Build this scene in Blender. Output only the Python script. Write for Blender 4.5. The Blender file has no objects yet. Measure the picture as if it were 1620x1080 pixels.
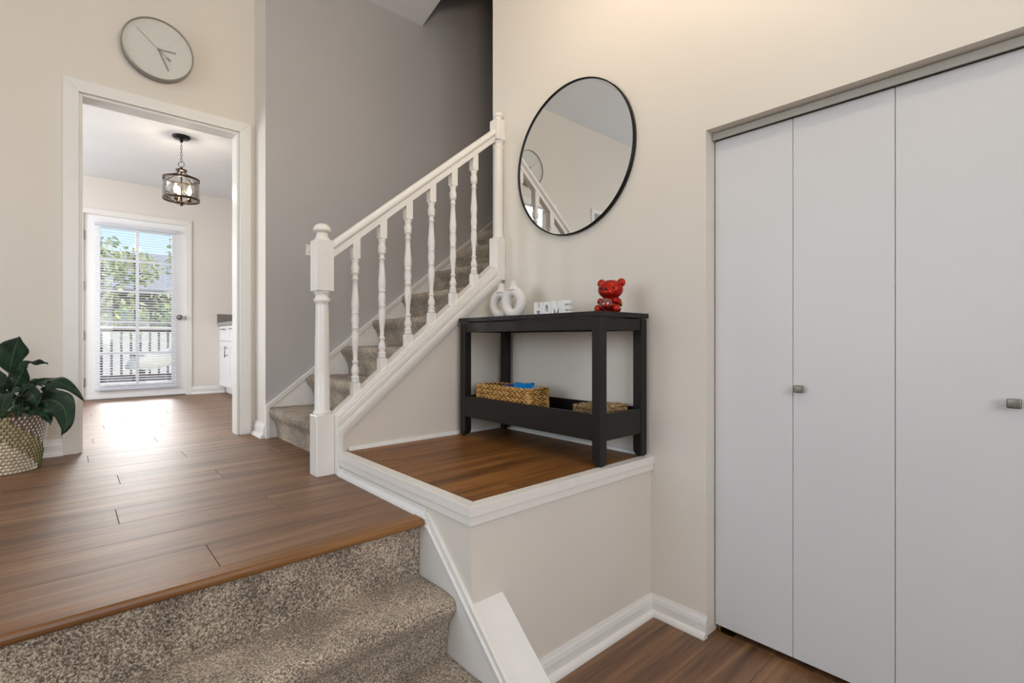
import bpy, bmesh, math, random
from mathutils import Vector, Matrix, noise

# ------------------------------------------------------------------ camera, world, lights, exposure
S = bpy.context.scene
C = S.collection
HC = 1.24                      # camera height above the entry floor
YAW = math.radians(41.814)
cam_d = bpy.data.cameras.new('camera'); cam = bpy.data.objects.new('camera', cam_d); C.objects.link(cam)
cam.location = (0, 0, HC); cam.rotation_euler = (math.pi/2, 0, -YAW)
cam_d.sensor_width = 36; cam_d.lens = 787/1620*36; cam_d.shift_y = -3/1620; cam_d.clip_start = .02
S.camera = cam

S.view_settings.view_transform = 'Standard'; S.view_settings.look = 'None'
S.view_settings.gamma = 1; S.view_settings.use_curve_mapping = False
S.view_settings.exposure = 0.0

world = bpy.data.worlds.new('world'); S.world = world; world.use_nodes = True
wn = world.node_tree.nodes; wl = world.node_tree.links; wn.clear()
wo = wn.new('ShaderNodeOutputWorld'); wb = wn.new('ShaderNodeBackground'); ws = wn.new('ShaderNodeTexSky')
ws.sky_type = 'NISHITA'; ws.sun_disc = False; ws.sun_elevation = math.radians(38); ws.sun_rotation = math.radians(110)
ws.air_density = 1.0; ws.dust_density = 3.0; ws.ozone_density = 1.0
wb.inputs[1].default_value = 0.36
wl.new(ws.outputs[0], wb.inputs[0]); wl.new(wb.outputs[0], wo.inputs[0])

def sun(energy, azim, elev, color, angle):
    """azim: degrees from +y towards +x"""
    d = bpy.data.lights.new('sun', 'SUN'); d.energy = energy; d.color = color; d.angle = math.radians(angle)
    o = bpy.data.objects.new('sun', d); C.objects.link(o)
    a, e = math.radians(azim), math.radians(elev)
    o.rotation_euler = (-Vector((math.sin(a)*math.cos(e), math.cos(a)*math.cos(e), math.sin(e)))).to_track_quat('-Z', 'Y').to_euler()
sun(6.5, 8, 17, (1, .97, .94), 32)

def area(name, loc, aim, sx, sy, power, color):
    d = bpy.data.lights.new(name, 'AREA'); d.shape = 'RECTANGLE'; d.size = sx; d.size_y = sy
    d.energy = power; d.color = color
    o = bpy.data.objects.new(name, d); C.objects.link(o); o.location = loc
    o.rotation_euler = Vector(aim).to_track_quat('-Z', 'Y').to_euler()
    return o
# area lamps for living room daylight; entry and kitchen ones are added fill
area('living_window_daylight', (-3.36, 1.9, 2.0), (1, 0, -.05), 2.5, 2.1, 52, (.84, .93, 1))
area('entry_fill', (-.2, -2.16, 2.2), (0, 1, -.05), 2.1, 2.1, 63, (.95, .97, 1))  # added fill lamp behind the camera, set in an invented window
area('kitchen_fill', (-1.56, 5.4, 1.95), (1, 0, -.05), 1.7, 1.3, 64, (.92, .96, 1))  # lamp added to brighten the kitchen, its side window is invented

# ------------------------------------------------------------------ materials
def srgb(r, g, b):
    f = lambda v: (v/255/12.92) if v/255 <= .04045 else ((v/255+.055)/1.055)**2.4
    return (f(r), f(g), f(b), 1)

class NT:
    def __init__(s, name):
        s.m = bpy.data.materials.new(name); s.m.use_nodes = True
        s.n = s.m.node_tree.nodes; s.l = s.m.node_tree.links
        s.b = s.n['Principled BSDF']; s.out = s.n['Material Output']
    def new(s, t, **k):
        n = s.n.new(t)
        for a, v in k.items(): setattr(n, a, v)
        return n
    def link(s, a, b): s.l.new(a, b)
    def noise(s, vec, scale, detail=2, rough=.5, dist=0):
        n = s.new('ShaderNodeTexNoise'); n.inputs['Scale'].default_value = scale
        n.inputs['Detail'].default_value = detail; n.inputs['Roughness'].default_value = rough
        n.inputs['Distortion'].default_value = dist
        if vec is not None: s.link(vec, n.inputs['Vector'])
        return n
    def ramp(s, fac, stops):
        r = s.new('ShaderNodeValToRGB'); e = r.color_ramp.elements
        while len(e) < len(stops): e.new(.5)
        for x, (p, c) in zip(e, stops): x.position = p; x.color = c
        s.link(fac, r.inputs[0]); return r
    def bump(s, h, strength, dist):
        b = s.new('ShaderNodeBump'); b.inputs['Strength'].default_value = strength; b.inputs['Distance'].default_value = dist
        s.link(h, b.inputs['Height']); s.link(b.outputs[0], s.b.inputs['Normal']); return b
    def pos(s): return s.new('ShaderNodeNewGeometry').outputs['Position']
    def map(s, vec, scale=(1,1,1), rot=(0,0,0)):
        m = s.new('ShaderNodeMapping'); m.inputs['Scale'].default_value = scale; m.inputs['Rotation'].default_value = rot
        s.link(vec, m.inputs[0]); return m.outputs[0]
    def set(s, **k):
        for a, v in k.items(): s.b.inputs[a.replace('_', ' ')].default_value = v

M = {}
def paint(name, col, rough=.55, bump=.08, scale=220, spec=.5):
    t = NT(name); p = t.pos(); n = t.noise(p, scale, 3)
    big = t.noise(p, 1.7, 2)
    c2 = tuple(v*.965 for v in col[:3])+(1,)
    r = t.ramp(big.outputs[0], [(.3, col), (.7, c2)]); t.link(r.outputs[0], t.b.inputs['Base Color'])
    t.set(Roughness=rough); t.b.inputs['Specular IOR Level'].default_value = spec
    t.bump(n.outputs[0], bump, .002); M[name] = t.m
def plain(name, col, rough=.4, metal=0, spec=.5, coat=0, nscale=60, var=.06, bump=0):
    t = NT(name); p = t.pos(); n = t.noise(p, nscale, 3)
    c2 = tuple(max(0, v*(1-var)) for v in col[:3])+(1,)
    r = t.ramp(n.outputs[0], [(.3, col), (.7, c2)]); t.link(r.outputs[0], t.b.inputs['Base Color'])
    t.set(Roughness=rough, Metallic=metal); t.b.inputs['Specular IOR Level'].default_value = spec
    t.b.inputs['Coat Weight'].default_value = coat
    if bump: t.bump(n.outputs[0], bump, .002)
    M[name] = t.m
    return t

paint('wall_kitchen', srgb(228, 221, 214), .5, .10)
paint('wall_cream', srgb(225, 217, 206), .5, .10)
paint('wall_gray', srgb(180, 177, 176), .45, .10)
paint('wall_dark', srgb(90, 86, 82), .7)
paint('ceiling_white', srgb(226, 226, 226), .8, .12)
paint('closet_white', srgb(214, 213, 213), .38, .05, 90)
plain('trim_white', srgb(234, 231, 226), .32, var=.02, nscale=30)
plain('rail_white', srgb(234, 229, 222), .3, var=.02, nscale=30)
plain('door_white', srgb(240, 240, 240), .35, var=.02)
plain('black_wood', srgb(25, 21, 20), .42, spec=.35, nscale=90, var=.15, bump=.03)
plain('black_metal', srgb(26, 24, 23), .35, metal=.6)
plain('bronze', srgb(74, 62, 52), .38, metal=.85)
plain('steel', srgb(150, 150, 150), .28, metal=1)
plain('dark_steel', srgb(150, 148, 142), .3, metal=1)
plain('pewter', srgb(150, 146, 136), .4, metal=.9, nscale=40, var=.35)
plain('clock_face', srgb(214, 213, 206), .6)
plain('hand_gray', srgb(150, 147, 142), .5)
plain('ceramic', srgb(228, 222, 216), .62, nscale=200, var=.05, bump=.1)
plain('letter_white', srgb(238, 237, 236), .45)
plain('gold', srgb(205, 165, 70), .25, metal=1)
plain('black_gloss', srgb(10, 10, 12), .12)
plain('bag_blue', srgb(20, 140, 215), .3, nscale=30, var=.3)
plain('bag_purple', srgb(78, 72, 130), .35, nscale=30, var=.3)
plain('bag_silver', srgb(200, 205, 215), .3, metal=.4)
plain('counter_gray', srgb(168, 166, 164), .35, nscale=160, var=.35)
plain('granite', srgb(142, 134, 126), .35, nscale=160, var=.45)
plain('cabinet_white', srgb(240, 240, 240), .35, var=.02)
plain('tag_blue', srgb(70, 150, 190), .4)
plain('soil', srgb(45, 34, 26), .95, nscale=80, var=.5)
plain('deck_board', srgb(205, 198, 188), .7, nscale=25, var=.15)
plain('deck_brown', srgb(96, 76, 62), .7, nscale=25, var=.2)
plain('fence_white', srgb(225, 228, 224), .6)
plain('house_siding', srgb(118, 112, 110), .8)
plain('roof_gray', srgb(176, 180, 186), .9, nscale=12, var=.2)
plain('lawn', srgb(150, 172, 116), .95, nscale=5, var=.4)
plain('leaf_out', srgb(202, 212, 164), .8, nscale=3, var=.4)
plain('flower_cream', srgb(236, 226, 200), .8)
plain('pot_blue', srgb(30, 55, 120), .3)
plain('bark', srgb(96, 80, 66), .9)
plain('canvas', srgb(206, 210, 198), .8)
plain('rubber', srgb(30, 30, 30), .6)
plain('plate_white', srgb(236, 234, 228), .4)
plain('track_shaded', srgb(176, 172, 163), .5)  # off-white track, shade under the opening head put into the colour
plain('basket_dark', srgb(84, 56, 26), .8)
plain('clock_rim', srgb(158, 154, 145), .35, metal=.55)
plain('brass', srgb(180, 150, 90), .35, metal=1)

def red_bear():
    t = plain('bear_red', srgb(172, 30, 9), .36, metal=.6, var=.08)
red_bear()

def wood(name, a, b, c, rough=.33, var=.35, axis=0, spec=.5):
    t = NT(name); p = t.pos()
    oi = t.new('ShaderNodeObjectInfo')
    comb = t.new('ShaderNodeCombineXYZ'); mul = t.new('ShaderNodeMath', operation='MULTIPLY'); mul.inputs[1].default_value = 37
    t.link(oi.outputs['Random'], mul.inputs[0]); t.link(mul.outputs[0], comb.inputs[0]); t.link(mul.outputs[0], comb.inputs[1])
    add = t.new('ShaderNodeVectorMath', operation='ADD'); t.link(p, add.inputs[0]); t.link(comb.outputs[0], add.inputs[1])
    sc = [13, 13, 13]; sc[axis] = .7
    v = t.map(add.outputs[0], tuple(sc))
    n1 = t.noise(v, 1.3, 5, .6, .5)
    sc2 = [140, 140, 140]; sc2[axis] = 4
    n2 = t.noise(t.map(add.outputs[0], tuple(sc2)), 1, 4, .6)
    mix = t.new('ShaderNodeMix'); mix.data_type = 'FLOAT'; mix.inputs[0].default_value = .3
    t.link(n1.outputs[0], mix.inputs[2]); t.link(n2.outputs[0], mix.inputs[3])
    r = t.ramp(mix.outputs[0], [(.33, a), (.5, b), (.66, c)])
    hsv = t.new('ShaderNodeHueSaturation'); t.link(r.outputs[0], hsv.inputs['Color'])
    mr = t.new('ShaderNodeMapRange'); mr.inputs[3].default_value = 1-var/2; mr.inputs[4].default_value = 1+var/2
    t.link(oi.outputs['Random'], mr.inputs[0]); t.link(mr.outputs[0], hsv.inputs['Value'])
    t.link(hsv.outputs[0], t.b.inputs['Base Color'])
    rr = t.new('ShaderNodeMapRange'); rr.inputs[3].default_value = rough-.04; rr.inputs[4].default_value = rough+.08
    t.link(n2.outputs[0], rr.inputs[0]); t.link(rr.outputs[0], t.b.inputs['Roughness'])
    t.b.inputs['Specular IOR Level'].default_value = spec
    t.bump(n2.outputs[0], .06, .001); M[name] = t.m
wood('floor_wood', srgb(78, 51, 31), srgb(120, 84, 54), srgb(150, 112, 76), .46, .10, spec=.85)
wood('platform_wood', srgb(74, 45, 17), srgb(126, 81, 38), srgb(162, 110, 56), .42, .12, spec=.3)  # warmth of the lamp light on the platform put into the wood colour
wood('oak', srgb(84, 52, 22), srgb(122, 80, 38), srgb(150, 104, 56), .42, .05)
M['joint'] = None
plain('joint', srgb(60, 42, 30), .8)

def carpet_mat(name, a, b, c):
    t = NT(name); p = t.pos()
    n = t.noise(p, 190, 2, .7); n2 = t.noise(p, 7, 3); n3 = t.noise(p, 420, 2)
    m1 = t.new('ShaderNodeMix'); m1.data_type = 'FLOAT'; m1.inputs[0].default_value = .22
    t.link(n.outputs[0], m1.inputs[2]); t.link(n2.outputs[0], m1.inputs[3])
    m2 = t.new('ShaderNodeMix'); m2.data_type = 'FLOAT'; m2.inputs[0].default_value = .25
    t.link(m1.outputs[0], m2.inputs[2]); t.link(n3.outputs[0], m2.inputs[3])
    r = t.ramp(m2.outputs[0], [(.40, a), (.5, b), (.60, c)]); t.link(r.outputs[0], t.b.inputs['Base Color'])
    t.set(Roughness=.95); t.b.inputs['Specular IOR Level'].default_value = .1
    t.b.inputs['Sheen Weight'].default_value = .25; t.b.inputs['Sheen Roughness'].default_value = .6
    t.bump(m2.outputs[0], 1.0, .012); M[name] = t.m
carpet_mat('carpet', srgb(76, 64, 51), srgb(160, 143, 123), srgb(240, 220, 194))

def wicker_mat(name, a, b, c, sc=60):
    t = NT(name); p = t.pos(); n = t.noise(p, sc, 3, .6); n2 = t.noise(p, 320, 2)
    r = t.ramp(n.outputs[0], [(.3, a), (.5, b), (.7, c)]); t.link(r.outputs[0], t.b.inputs['Base Color'])
    t.set(Roughness=.6); t.bump(n2.outputs[0], .3, .001); M[name] = t.m
wicker_mat('wicker', srgb(160, 112, 52), srgb(198, 150, 82), srgb(222, 178, 110), 30)
wicker_mat('seagrass', srgb(88, 64, 40), srgb(158, 126, 84), srgb(206, 176, 132), 90)
wicker_mat('coil_tan', srgb(168, 146, 112), srgb(196, 176, 142), srgb(216, 198, 168), 50)
wicker_mat('coil_brown', srgb(112, 92, 78), srgb(140, 120, 104), srgb(160, 140, 124), 50)
plain('stitch_white', srgb(236, 234, 230), .7)
plain('stitch_green', srgb(92, 104, 56), .7)

def leaf_mat():
    t = NT('leaf'); p = t.pos()
    uv = t.new('ShaderNodeUVMap')
    sep = t.new('ShaderNodeSeparateXYZ'); t.link(uv.outputs[0], sep.inputs[0])
    w = t.new('ShaderNodeTexWave'); w.inputs['Scale'].default_value = 1.0; w.inputs['Distortion'].default_value = .6
    ab = t.new('ShaderNodeMath', operation='SUBTRACT'); ab.inputs[1].default_value = .5; t.link(sep.outputs[0], ab.inputs[0])
    ab2 = t.new('ShaderNodeMath', operation='ABSOLUTE'); t.link(ab.outputs[0], ab2.inputs[0])
    sl = t.new('ShaderNodeMath', operation='MULTIPLY_ADD'); sl.inputs[1].default_value = -.9
    t.link(ab2.outputs[0], sl.inputs[0]); t.link(sep.outputs[1], sl.inputs[2])
    cb = t.new('ShaderNodeCombineXYZ'); m6 = t.new('ShaderNodeMath', operation='MULTIPLY'); m6.inputs[1].default_value = 5.5
    t.link(sl.outputs[0], m6.inputs[0]); t.link(m6.outputs[0], cb.inputs[0]); t.link(cb.outputs[0], w.inputs['Vector'])
    mid = t.ramp(ab2.outputs[0], [(0, (1,1,1,1)), (.045, (0,0,0,1))])
    n = t.noise(p, 25, 3)
    base = t.ramp(n.outputs[0], [(.3, srgb(14, 36, 22)), (.7, srgb(34, 62, 36))])
    mx = t.new('ShaderNodeMix'); mx.data_type = 'RGBA'; t.link(mid.outputs[0], mx.inputs[0])
    t.link(base.outputs[0], mx.inputs[6]); mx.inputs[7].default_value = srgb(60, 92, 46)
    t.link(mx.outputs[2], t.b.inputs['Base Color'])
    t.set(Roughness=.25); t.bump(w.outputs[0], .6, .005); M['leaf'] = t.m
leaf_mat()
plain('stem_green', srgb(60, 90, 44), .5)

def mirror_mat():
    t = NT('mirror_glass'); t.set(Metallic=1, Roughness=.0); t.b.inputs['Base Color'].default_value = (.84, .86, .87, 1)
    n = t.noise(t.pos(), 3, 1); r = t.ramp(n.outputs[0], [(0, (.83, .85, .86, 1)), (1, (.85, .87, .88, 1))]); t.link(r.outputs[0], t.b.inputs['Base Color'])
    M['mirror_glass'] = t.m
mirror_mat()
def glass_mat(name, tint, bump=0, gloss=.08, rough=.02, scale=40):
    t = NT(name); t.n.remove(t.b)
    tr = t.new('ShaderNodeBsdfTransparent'); tr.inputs[0].default_value = tint
    gl = t.new('ShaderNodeBsdfGlossy'); gl.inputs['Roughness'].default_value = rough
    lw = t.new('ShaderNodeLayerWeight'); lw.inputs[0].default_value = .25
    mr = t.new('ShaderNodeMapRange'); mr.inputs[3].default_value = gloss; mr.inputs[4].default_value = .8
    t.link(lw.outputs['Fresnel'], mr.inputs[0])
    mx = t.new('ShaderNodeMixShader'); t.link(mr.outputs[0], mx.inputs[0]); t.link(tr.outputs[0], mx.inputs[1]); t.link(gl.outputs[0], mx.inputs[2])
    n = t.noise(t.pos(), scale, 2)
    if bump:
        b = t.new('ShaderNodeBump'); b.inputs['Strength'].default_value = bump; b.inputs['Distance'].default_value = .01
        t.link(n.outputs[0], b.inputs['Height']); t.link(b.outputs[0], gl.inputs['Normal']); t.link(b.outputs[0], lw.inputs['Normal'])
    t.link(mx.outputs[0], t.out.inputs[0]); M[name] = t.m
glass_mat('window_glass', (.96, .97, .97, 1), gloss=.03)
glass_mat('lamp_glass', (.98, .97, .95, 1), .5, .03, .08, 45)
glass_mat('globe_glass', (.95, .93, .95, 1), 0, .12, .03)
def emit_mat(name, col, st):
    t = NT(name); t.n.remove(t.b); e = t.new('ShaderNodeEmission'); e.inputs[0].default_value = col; e.inputs[1].default_value = st
    t.link(e.outputs[0], t.out.inputs[0]); M[name] = t.m
emit_mat('bulb_glow', (1, .80, .55, 1), 22)
emit_mat('bowl_glow', (1, .82, .60, 1), 9)
def slat_mat():
    t = NT('slat_white'); t.n.remove(t.b)
    d = t.new('ShaderNodeBsdfDiffuse'); d.inputs[0].default_value = srgb(240, 242, 246)
    tl = t.new('ShaderNodeBsdfTranslucent'); tl.inputs[0].default_value = srgb(236, 240, 250)
    mx = t.new('ShaderNodeMixShader'); mx.inputs[0].default_value = .42
    n = t.noise(t.pos(), 30, 1); r = t.ramp(n.outputs[0], [(0, srgb(236, 238, 242)), (1, srgb(242, 244, 248))]); t.link(r.outputs[0], d.inputs[0])
    t.link(d.outputs[0], mx.inputs[1]); t.link(tl.outputs[0], mx.inputs[2]); t.link(mx.outputs[0], t.out.inputs[0]); M['slat_white'] = t.m
slat_mat()

# ------------------------------------------------------------------ mesh helpers
WL = {}                                    # world location of every object origin (no rotated parents)
def bm_new(): return bmesh.new()
def box(bm, x0, x1, y0, y1, z0, z1, bev=0, seg=1):
    r = bmesh.ops.create_cube(bm, size=1)
    for v in r['verts']:
        v.co = Vector(((x0+x1)/2+v.co.x*(x1-x0), (y0+y1)/2+v.co.y*(y1-y0), (z0+z1)/2+v.co.z*(z1-z0)))
    if bev:
        es = list({e for v in r['verts'] for e in v.link_edges})
        bmesh.ops.bevel(bm, geom=es, offset=bev, segments=seg, affect='EDGES', profile=.6)
    return bm
def prism(bm, pts, axis, a, b, smooth=False):
    """extrude a closed 2D outline along an axis; pts are the two other coordinates in xyz order"""
    def mk(p, w):
        q = list(p); q.insert(axis, w); return Vector(q)
    A = [bm.verts.new(mk(p, a)) for p in pts]; B = [bm.verts.new(mk(p, b)) for p in pts]
    n = len(pts)
    fs = [bm.faces.new(A), bm.faces.new(B[::-1])]
    for i in range(n):
        f = bm.faces.new((A[i], B[i], B[(i+1) % n], A[(i+1) % n])); f.smooth = smooth
    bmesh.ops.recalc_face_normals(bm, faces=bm.faces[:])
    return bm
def lathe(bm, prof, c, seg=24, axis=2, sharp=False):
    """prof: (radius, along axis)"""
    rings = []
    for r, h in prof:
        if rings and (r, h) == prof[0] and len(rings) == len(prof)-1: rings.append(rings[0]); break
        ring = []
        for k in range(seg):
            a = 2*math.pi*k/seg
            p = [r*math.cos(a), r*math.sin(a)]; p.insert(axis, h)
            ring.append(bm.verts.new(Vector(c)+Vector(p)))
        rings.append(ring)
    fs = []
    for i in range(len(rings)-1):
        for k in range(seg):
            f = bm.faces.new((rings[i][k], rings[i][(k+1) % seg], rings[i+1][(k+1) % seg], rings[i+1][k])); f.smooth = not sharp; fs.append(f)
    loop = prof[0] == prof[-1]
    if prof[0][0] > 1e-5 and not loop: fs.append(bm.faces.new(rings[0][::-1]))
    if prof[-1][0] > 1e-5 and not loop: fs.append(bm.faces.new(rings[-1]))
    bmesh.ops.recalc_face_normals(bm, faces=fs)
    return bm
def tube(bm, pts, r, seg=8, closed=False):
    pts = [Vector(p) for p in pts]; n = len(pts); rings = []
    rad = r if isinstance(r, (list, tuple)) else [r]*n
    up = None
    for i, p in enumerate(pts):
        if closed: t = pts[(i+1) % n]-pts[i-1]
        else: t = pts[min(i+1, n-1)]-pts[max(i-1, 0)]
        t.normalize()
        if up is None: up = Vector((0, 0, 1)) if abs(t.z) < .9 else Vector((1, 0, 0))
        x = t.cross(up).normalized(); up2 = x.cross(t).normalized(); up = up2
        rings.append([bm.verts.new(p+(x*math.cos(2*math.pi*k/seg)+up2*math.sin(2*math.pi*k/seg))*rad[i]) for k in range(seg)])
    fs = []
    m = n if closed else n-1
    for i in range(m):
        a, b = rings[i], rings[(i+1) % n]
        for k in range(seg):
            f = bm.faces.new((a[k], a[(k+1) % seg], b[(k+1) % seg], b[k])); f.smooth = True; fs.append(f)
    if not closed:
        fs.append(bm.faces.new(rings[0][::-1])); fs.append(bm.faces.new(rings[-1]))
    bmesh.ops.recalc_face_normals(bm, faces=fs)
    return bm
def ball(bm, c, r, sub=2, sc=(1, 1, 1), rot=None):
    g = bmesh.ops.create_icosphere(bm, subdivisions=sub, radius=1)
    for v in g['verts']:
        p = Vector((v.co.x*r*sc[0], v.co.y*r*sc[1], v.co.z*r*sc[2]))
        if rot is not None: p = rot @ p
        v.co = Vector(c)+p
        for f in v.link_faces: f.smooth = True
    return bm
def obj(name, bm, mat, parent=None, loc=None, bevel=0, angle=35):
    """link bm as one mesh object; vertices are given in world coordinates"""
    if loc is None:
        if parent is not None: loc = WL[parent.name]
        else:
            vs = [v.co for v in bm.verts]
            mn = [min(v[i] for v in vs) for i in range(3)]; mx = [max(v[i] for v in vs) for i in range(3)]
            loc = Vector(((mn[0]+mx[0])/2, (mn[1]+mx[1])/2, mn[2]))
    loc = Vector(loc)
    bmesh.ops.translate(bm, verts=bm.verts[:], vec=-loc)
    me = bpy.data.meshes.new(name); bm.to_mesh(me); bm.free()
    o = bpy.data.objects.new(name, me); C.objects.link(o)
    for m in (mat if isinstance(mat, (list, tuple)) else [mat]): me.materials.append(M[m])
    WL[o.name] = loc
    if parent is not None: o.parent = parent; o.location = loc-WL[parent.name]
    else: o.location = loc
    if bevel:
        b = o.modifiers.new('bevel', 'BEVEL'); b.width = bevel; b.segments = 2; b.limit_method = 'ANGLE'; b.angle_limit = math.radians(angle)
        b.harden_normals = False
    return o
def empty(name, loc, label, cat, group=None):
    o = bpy.data.objects.new(name, None); C.objects.link(o); o.location = loc; o.empty_display_size = .05
    WL[o.name] = Vector(loc); tag(o, label, cat, group); return o
def tag(o, label, cat, group=None):
    o['label'] = label; o['category'] = cat
    if group: o['group'] = group
    return o
def struct(name, bm, mat, label, cat, bevel=0, loc=None):
    o = obj(name, bm, mat, None, loc, bevel); o['kind'] = 'structure'; o['label'] = label; o['category'] = cat; return o
def boxes(*bs, bev=0):
    bm = bm_new()
    for b in bs: box(bm, *b, bev=bev)
    return bm

# ------------------------------------------------------------------ dimensions
ZU = .602            # upper floor
XR = 1.986           # right wall face
YE = 1.268           # face of the wall under the platform
XP = .96             # left face of the platform
YP = 2.31            # wall face under the stringer
ZW = .707            # platform wood
YC = 3.71            # clock wall face
YG = 3.462           # grey stair wall face
YK = 6.82            # far kitchen wall face
XG = .957            # left end of grey wall
XL = -3.4; YF = -2.2 # left and front walls
ZCK = 2.947          # kitchen ceiling
SL = .82             # slope of the upper stairs

# ------------------------------------------------------------------ structure: walls
struct('wall_back', boxes((XL, .05, YC, YC+.12, 0, 3.75), (.86, XG, YC, YC+.12, 0, 3.75), (.05, .86, YC, YC+.12, 2.63, 3.75)), 'wall_cream',
       'cream wall with the round clock above the kitchen doorway', 'wall')
bm = boxes((XG, 4.6, YG, YC+.12, 0, 5.6))
g = struct('wall_stair', bm, ['wall_gray', 'wall_cream'], 'grey painted wall along the carpeted stairs', 'wall')
for p in g.data.polygons:
    if p.normal.x < -.5: p.material_index = 1
struct('wall_right', boxes((XR, XR+.14, 1.007, 2.40, 0, 3.95), (XR, XR+.14, -.245, 1.007, 2.112, 3.95), (XR, XR+.14, YF, -.245, 0, 3.95), (XR+.14, 4.6, 2.26, 2.40, 0, 5.6)), 'wall_cream',
       'cream wall with the round mirror and the closet doors', 'wall')
struct('wall_landing', boxes((4.6, 4.75, 2.26, YC+.12, 0, 5.6)), 'wall_gray', 'grey wall at the top end of the stairwell', 'wall')
# platform block
struct('wall_platform', boxes((XP, XR, YE, YP, 0, ZW-.012)), 'wall_cream', 'low cream wall below the white edged platform', 'wall')
# wall under the stringer, stair body shape
bm = prism(bm_new(), [(.965, .45), (XR, .45), (XR, 1.64), (.965, .78)], 1, YP, YP+.09)
struct('wall_stringer', bm, 'wall_cream', 'cream triangular wall under the white stair stringer', 'wall')
struct('wall_left', boxes((XL-.15, XL, YF, .6, 0, 3.95), (XL-.15, XL, 3.2, YC+.12, 0, 3.95), (XL-.15, XL, .6, 3.2, 0, .9), (XL-.15, XL, .6, 3.2, 3.1, 3.95)), 'wall_cream', 'cream living room wall with a big window', 'wall')
struct('wall_front', boxes((XL, -1.3, YF-.15, YF, 0, 3.95), (.9, XR+.9, YF-.15, YF, 0, 3.95), (-1.3, .9, YF-.15, YF, 0, 1.1), (-1.3, .9, YF-.15, YF, 3.3, 3.95)), 'wall_cream', 'cream front wall of the entry with an added window', 'wall')
# closet interior
struct('wall_closet', boxes((XR+.75, XR+.8, -.6, 1.3, 0, 2.4), (XR+.14, XR+.75, 1.25, 1.3, 0, 2.4), (XR+.14, XR+.75, -.6, -.55, 0, 2.4), (XR+.14, XR+.8, -.6, 1.3, 2.4, 2.45)), 'wall_cream', 'cream inside of the closet behind the white doors', 'wall')
# kitchen walls
struct('wall_kitchen_far', boxes((-1.6, .10, YK, YK+.15, ZU-.3, 3.1), (1.05, 2.05, YK, YK+.15, ZU-.3, 3.1), (.10, 1.05, YK, YK+.15, 2.585, 3.1), (.10, 1.05, YK, YK+.15, ZU-.3, ZU-.02)), 'wall_kitchen', 'cream kitchen wall around the glazed back door', 'wall')
struct('wall_kitchen_right', boxes((2.0, 2.12, YC+.12, YK, ZU-.3, 3.1)), 'wall_kitchen', 'cream kitchen wall behind the white base cabinet', 'wall')
struct('wall_kitchen_left', boxes((-1.75, -1.6, YC+.12, 4.5, ZU-.3, 3.1), (-1.75, -1.6, 6.3, YK, ZU-.3, 3.1), (-1.75, -1.6, 4.5, 6.3, ZU-.3, 1.25), (-1.75, -1.6, 4.5, 6.3, 2.65, 3.1)), 'wall_kitchen', 'cream kitchen wall with an added window', 'wall')
# ceilings
bm = bm_new()
prism(bm, [(YF-.15, 3.85), (3.16, 3.85), (YC+.12, 3.65), (YC+.12, 4.0), (YF-.15, 4.0)], 0, XL, 2.13)
struct('ceiling', bm, 'ceiling_white', 'white entry ceiling that slopes down to the clock wall', 'ceiling')
struct('ceiling', boxes((-1.75, 2.12, YC+.12, YK+.15, ZCK, ZCK+.12)), 'ceiling_white', 'white kitchen ceiling with the hanging glass lamp', 'ceiling')
struct('ceiling', boxes((2.0, 4.75, 2.26, YC+.12, 5.6, 5.7)), 'ceiling_white', 'white ceiling high above the stairwell', 'ceiling')
struct('wall_upper', boxes((2.03, 2.13, 2.26, YC, 3.98, 5.6)), 'wall_gray', 'grey wall above the ceiling edge in the stairwell', 'wall')

# windows (frames in the openings)
def window(name, axis, a0, a1, z0, z1, at, label):
    bm = bm_new(); f = .06; d = .05
    def bx(p0, p1, q0, q1):
        if axis == 1: box(bm, at-d, at, p0, p1, q0, q1)
        else: box(bm, p0, p1, at-d, at, q0, q1)
    bx(a0, a1, z0, z0+f); bx(a0, a1, z1-f, z1); bx(a0, a0+f, z0, z1); bx(a1-f, a1, z0, z1); bx((a0+a1)/2-f/2, (a0+a1)/2+f/2, z0, z1)
    w = struct(name, bm, 'trim_white', label, 'window')
    bm = bm_new()
    if axis == 1: box(bm, at-d*.6, at-d*.5, a0+f, a1-f, z0+f, z1-f)
    else: box(bm, a0+f, a1-f, at-d*.6, at-d*.5, z0+f, z1-f)
    obj('pane', bm, 'window_glass', w)
window('window_1', 1, .6, 3.2, .9, 3.1, XL-.05, 'wide white framed living room window')
window('window_2', 0, -1.3, .9, 1.1, 3.3, YF-.05, 'white framed entry window, added around the fill lamp')
window('window_3', 1, 4.5, 6.3, 1.25, 2.65, -1.65, 'white framed kitchen side window, added around the fill lamp')

# ------------------------------------------------------------------ floors with planks
def plank_floor(base, x0, x1, y0, y1, ztop, mat, w=.19, length=1.22, seed=0, yoff=0, ends=None):
    rnd = random.Random(seed); y = y0-yoff; r = 0
    while y < y1-.004:
        ya, yb = max(y, y0), min(y+w, y1)
        if yb-ya > .01:
            off = ends[r] if ends and r < len(ends) and ends[r] is not None else rnd.uniform(0, length)
            x = x0-((x0-off) % length)
            while x < x1-.01:
                xa, xb = max(x, x0), min(x+length, x1)
                if xb-xa > .02:
                    bm = box(bm_new(), xa+.0006, xb-.0006, ya+.0005, yb-.0005, ztop-.012, ztop, bev=.0007)
                    obj('plank', bm, mat, base)
                x += length
        y += w; r += 1
f0 = struct('floor', boxes((XL, -1.2, YF, 1.53, 0, ZU-.0125), (XL, XP+.1, 1.60, YP, ZU-.25, ZU-.0125), (XL, 1.3, YP, YC, ZU-.25, ZU-.0125), (-1.75, 2.12, YC, YK+.1, ZU-.25, ZU-.0125)), 'joint',
            'brown plank floor of the upper level running into the kitchen', 'floor')
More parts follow.
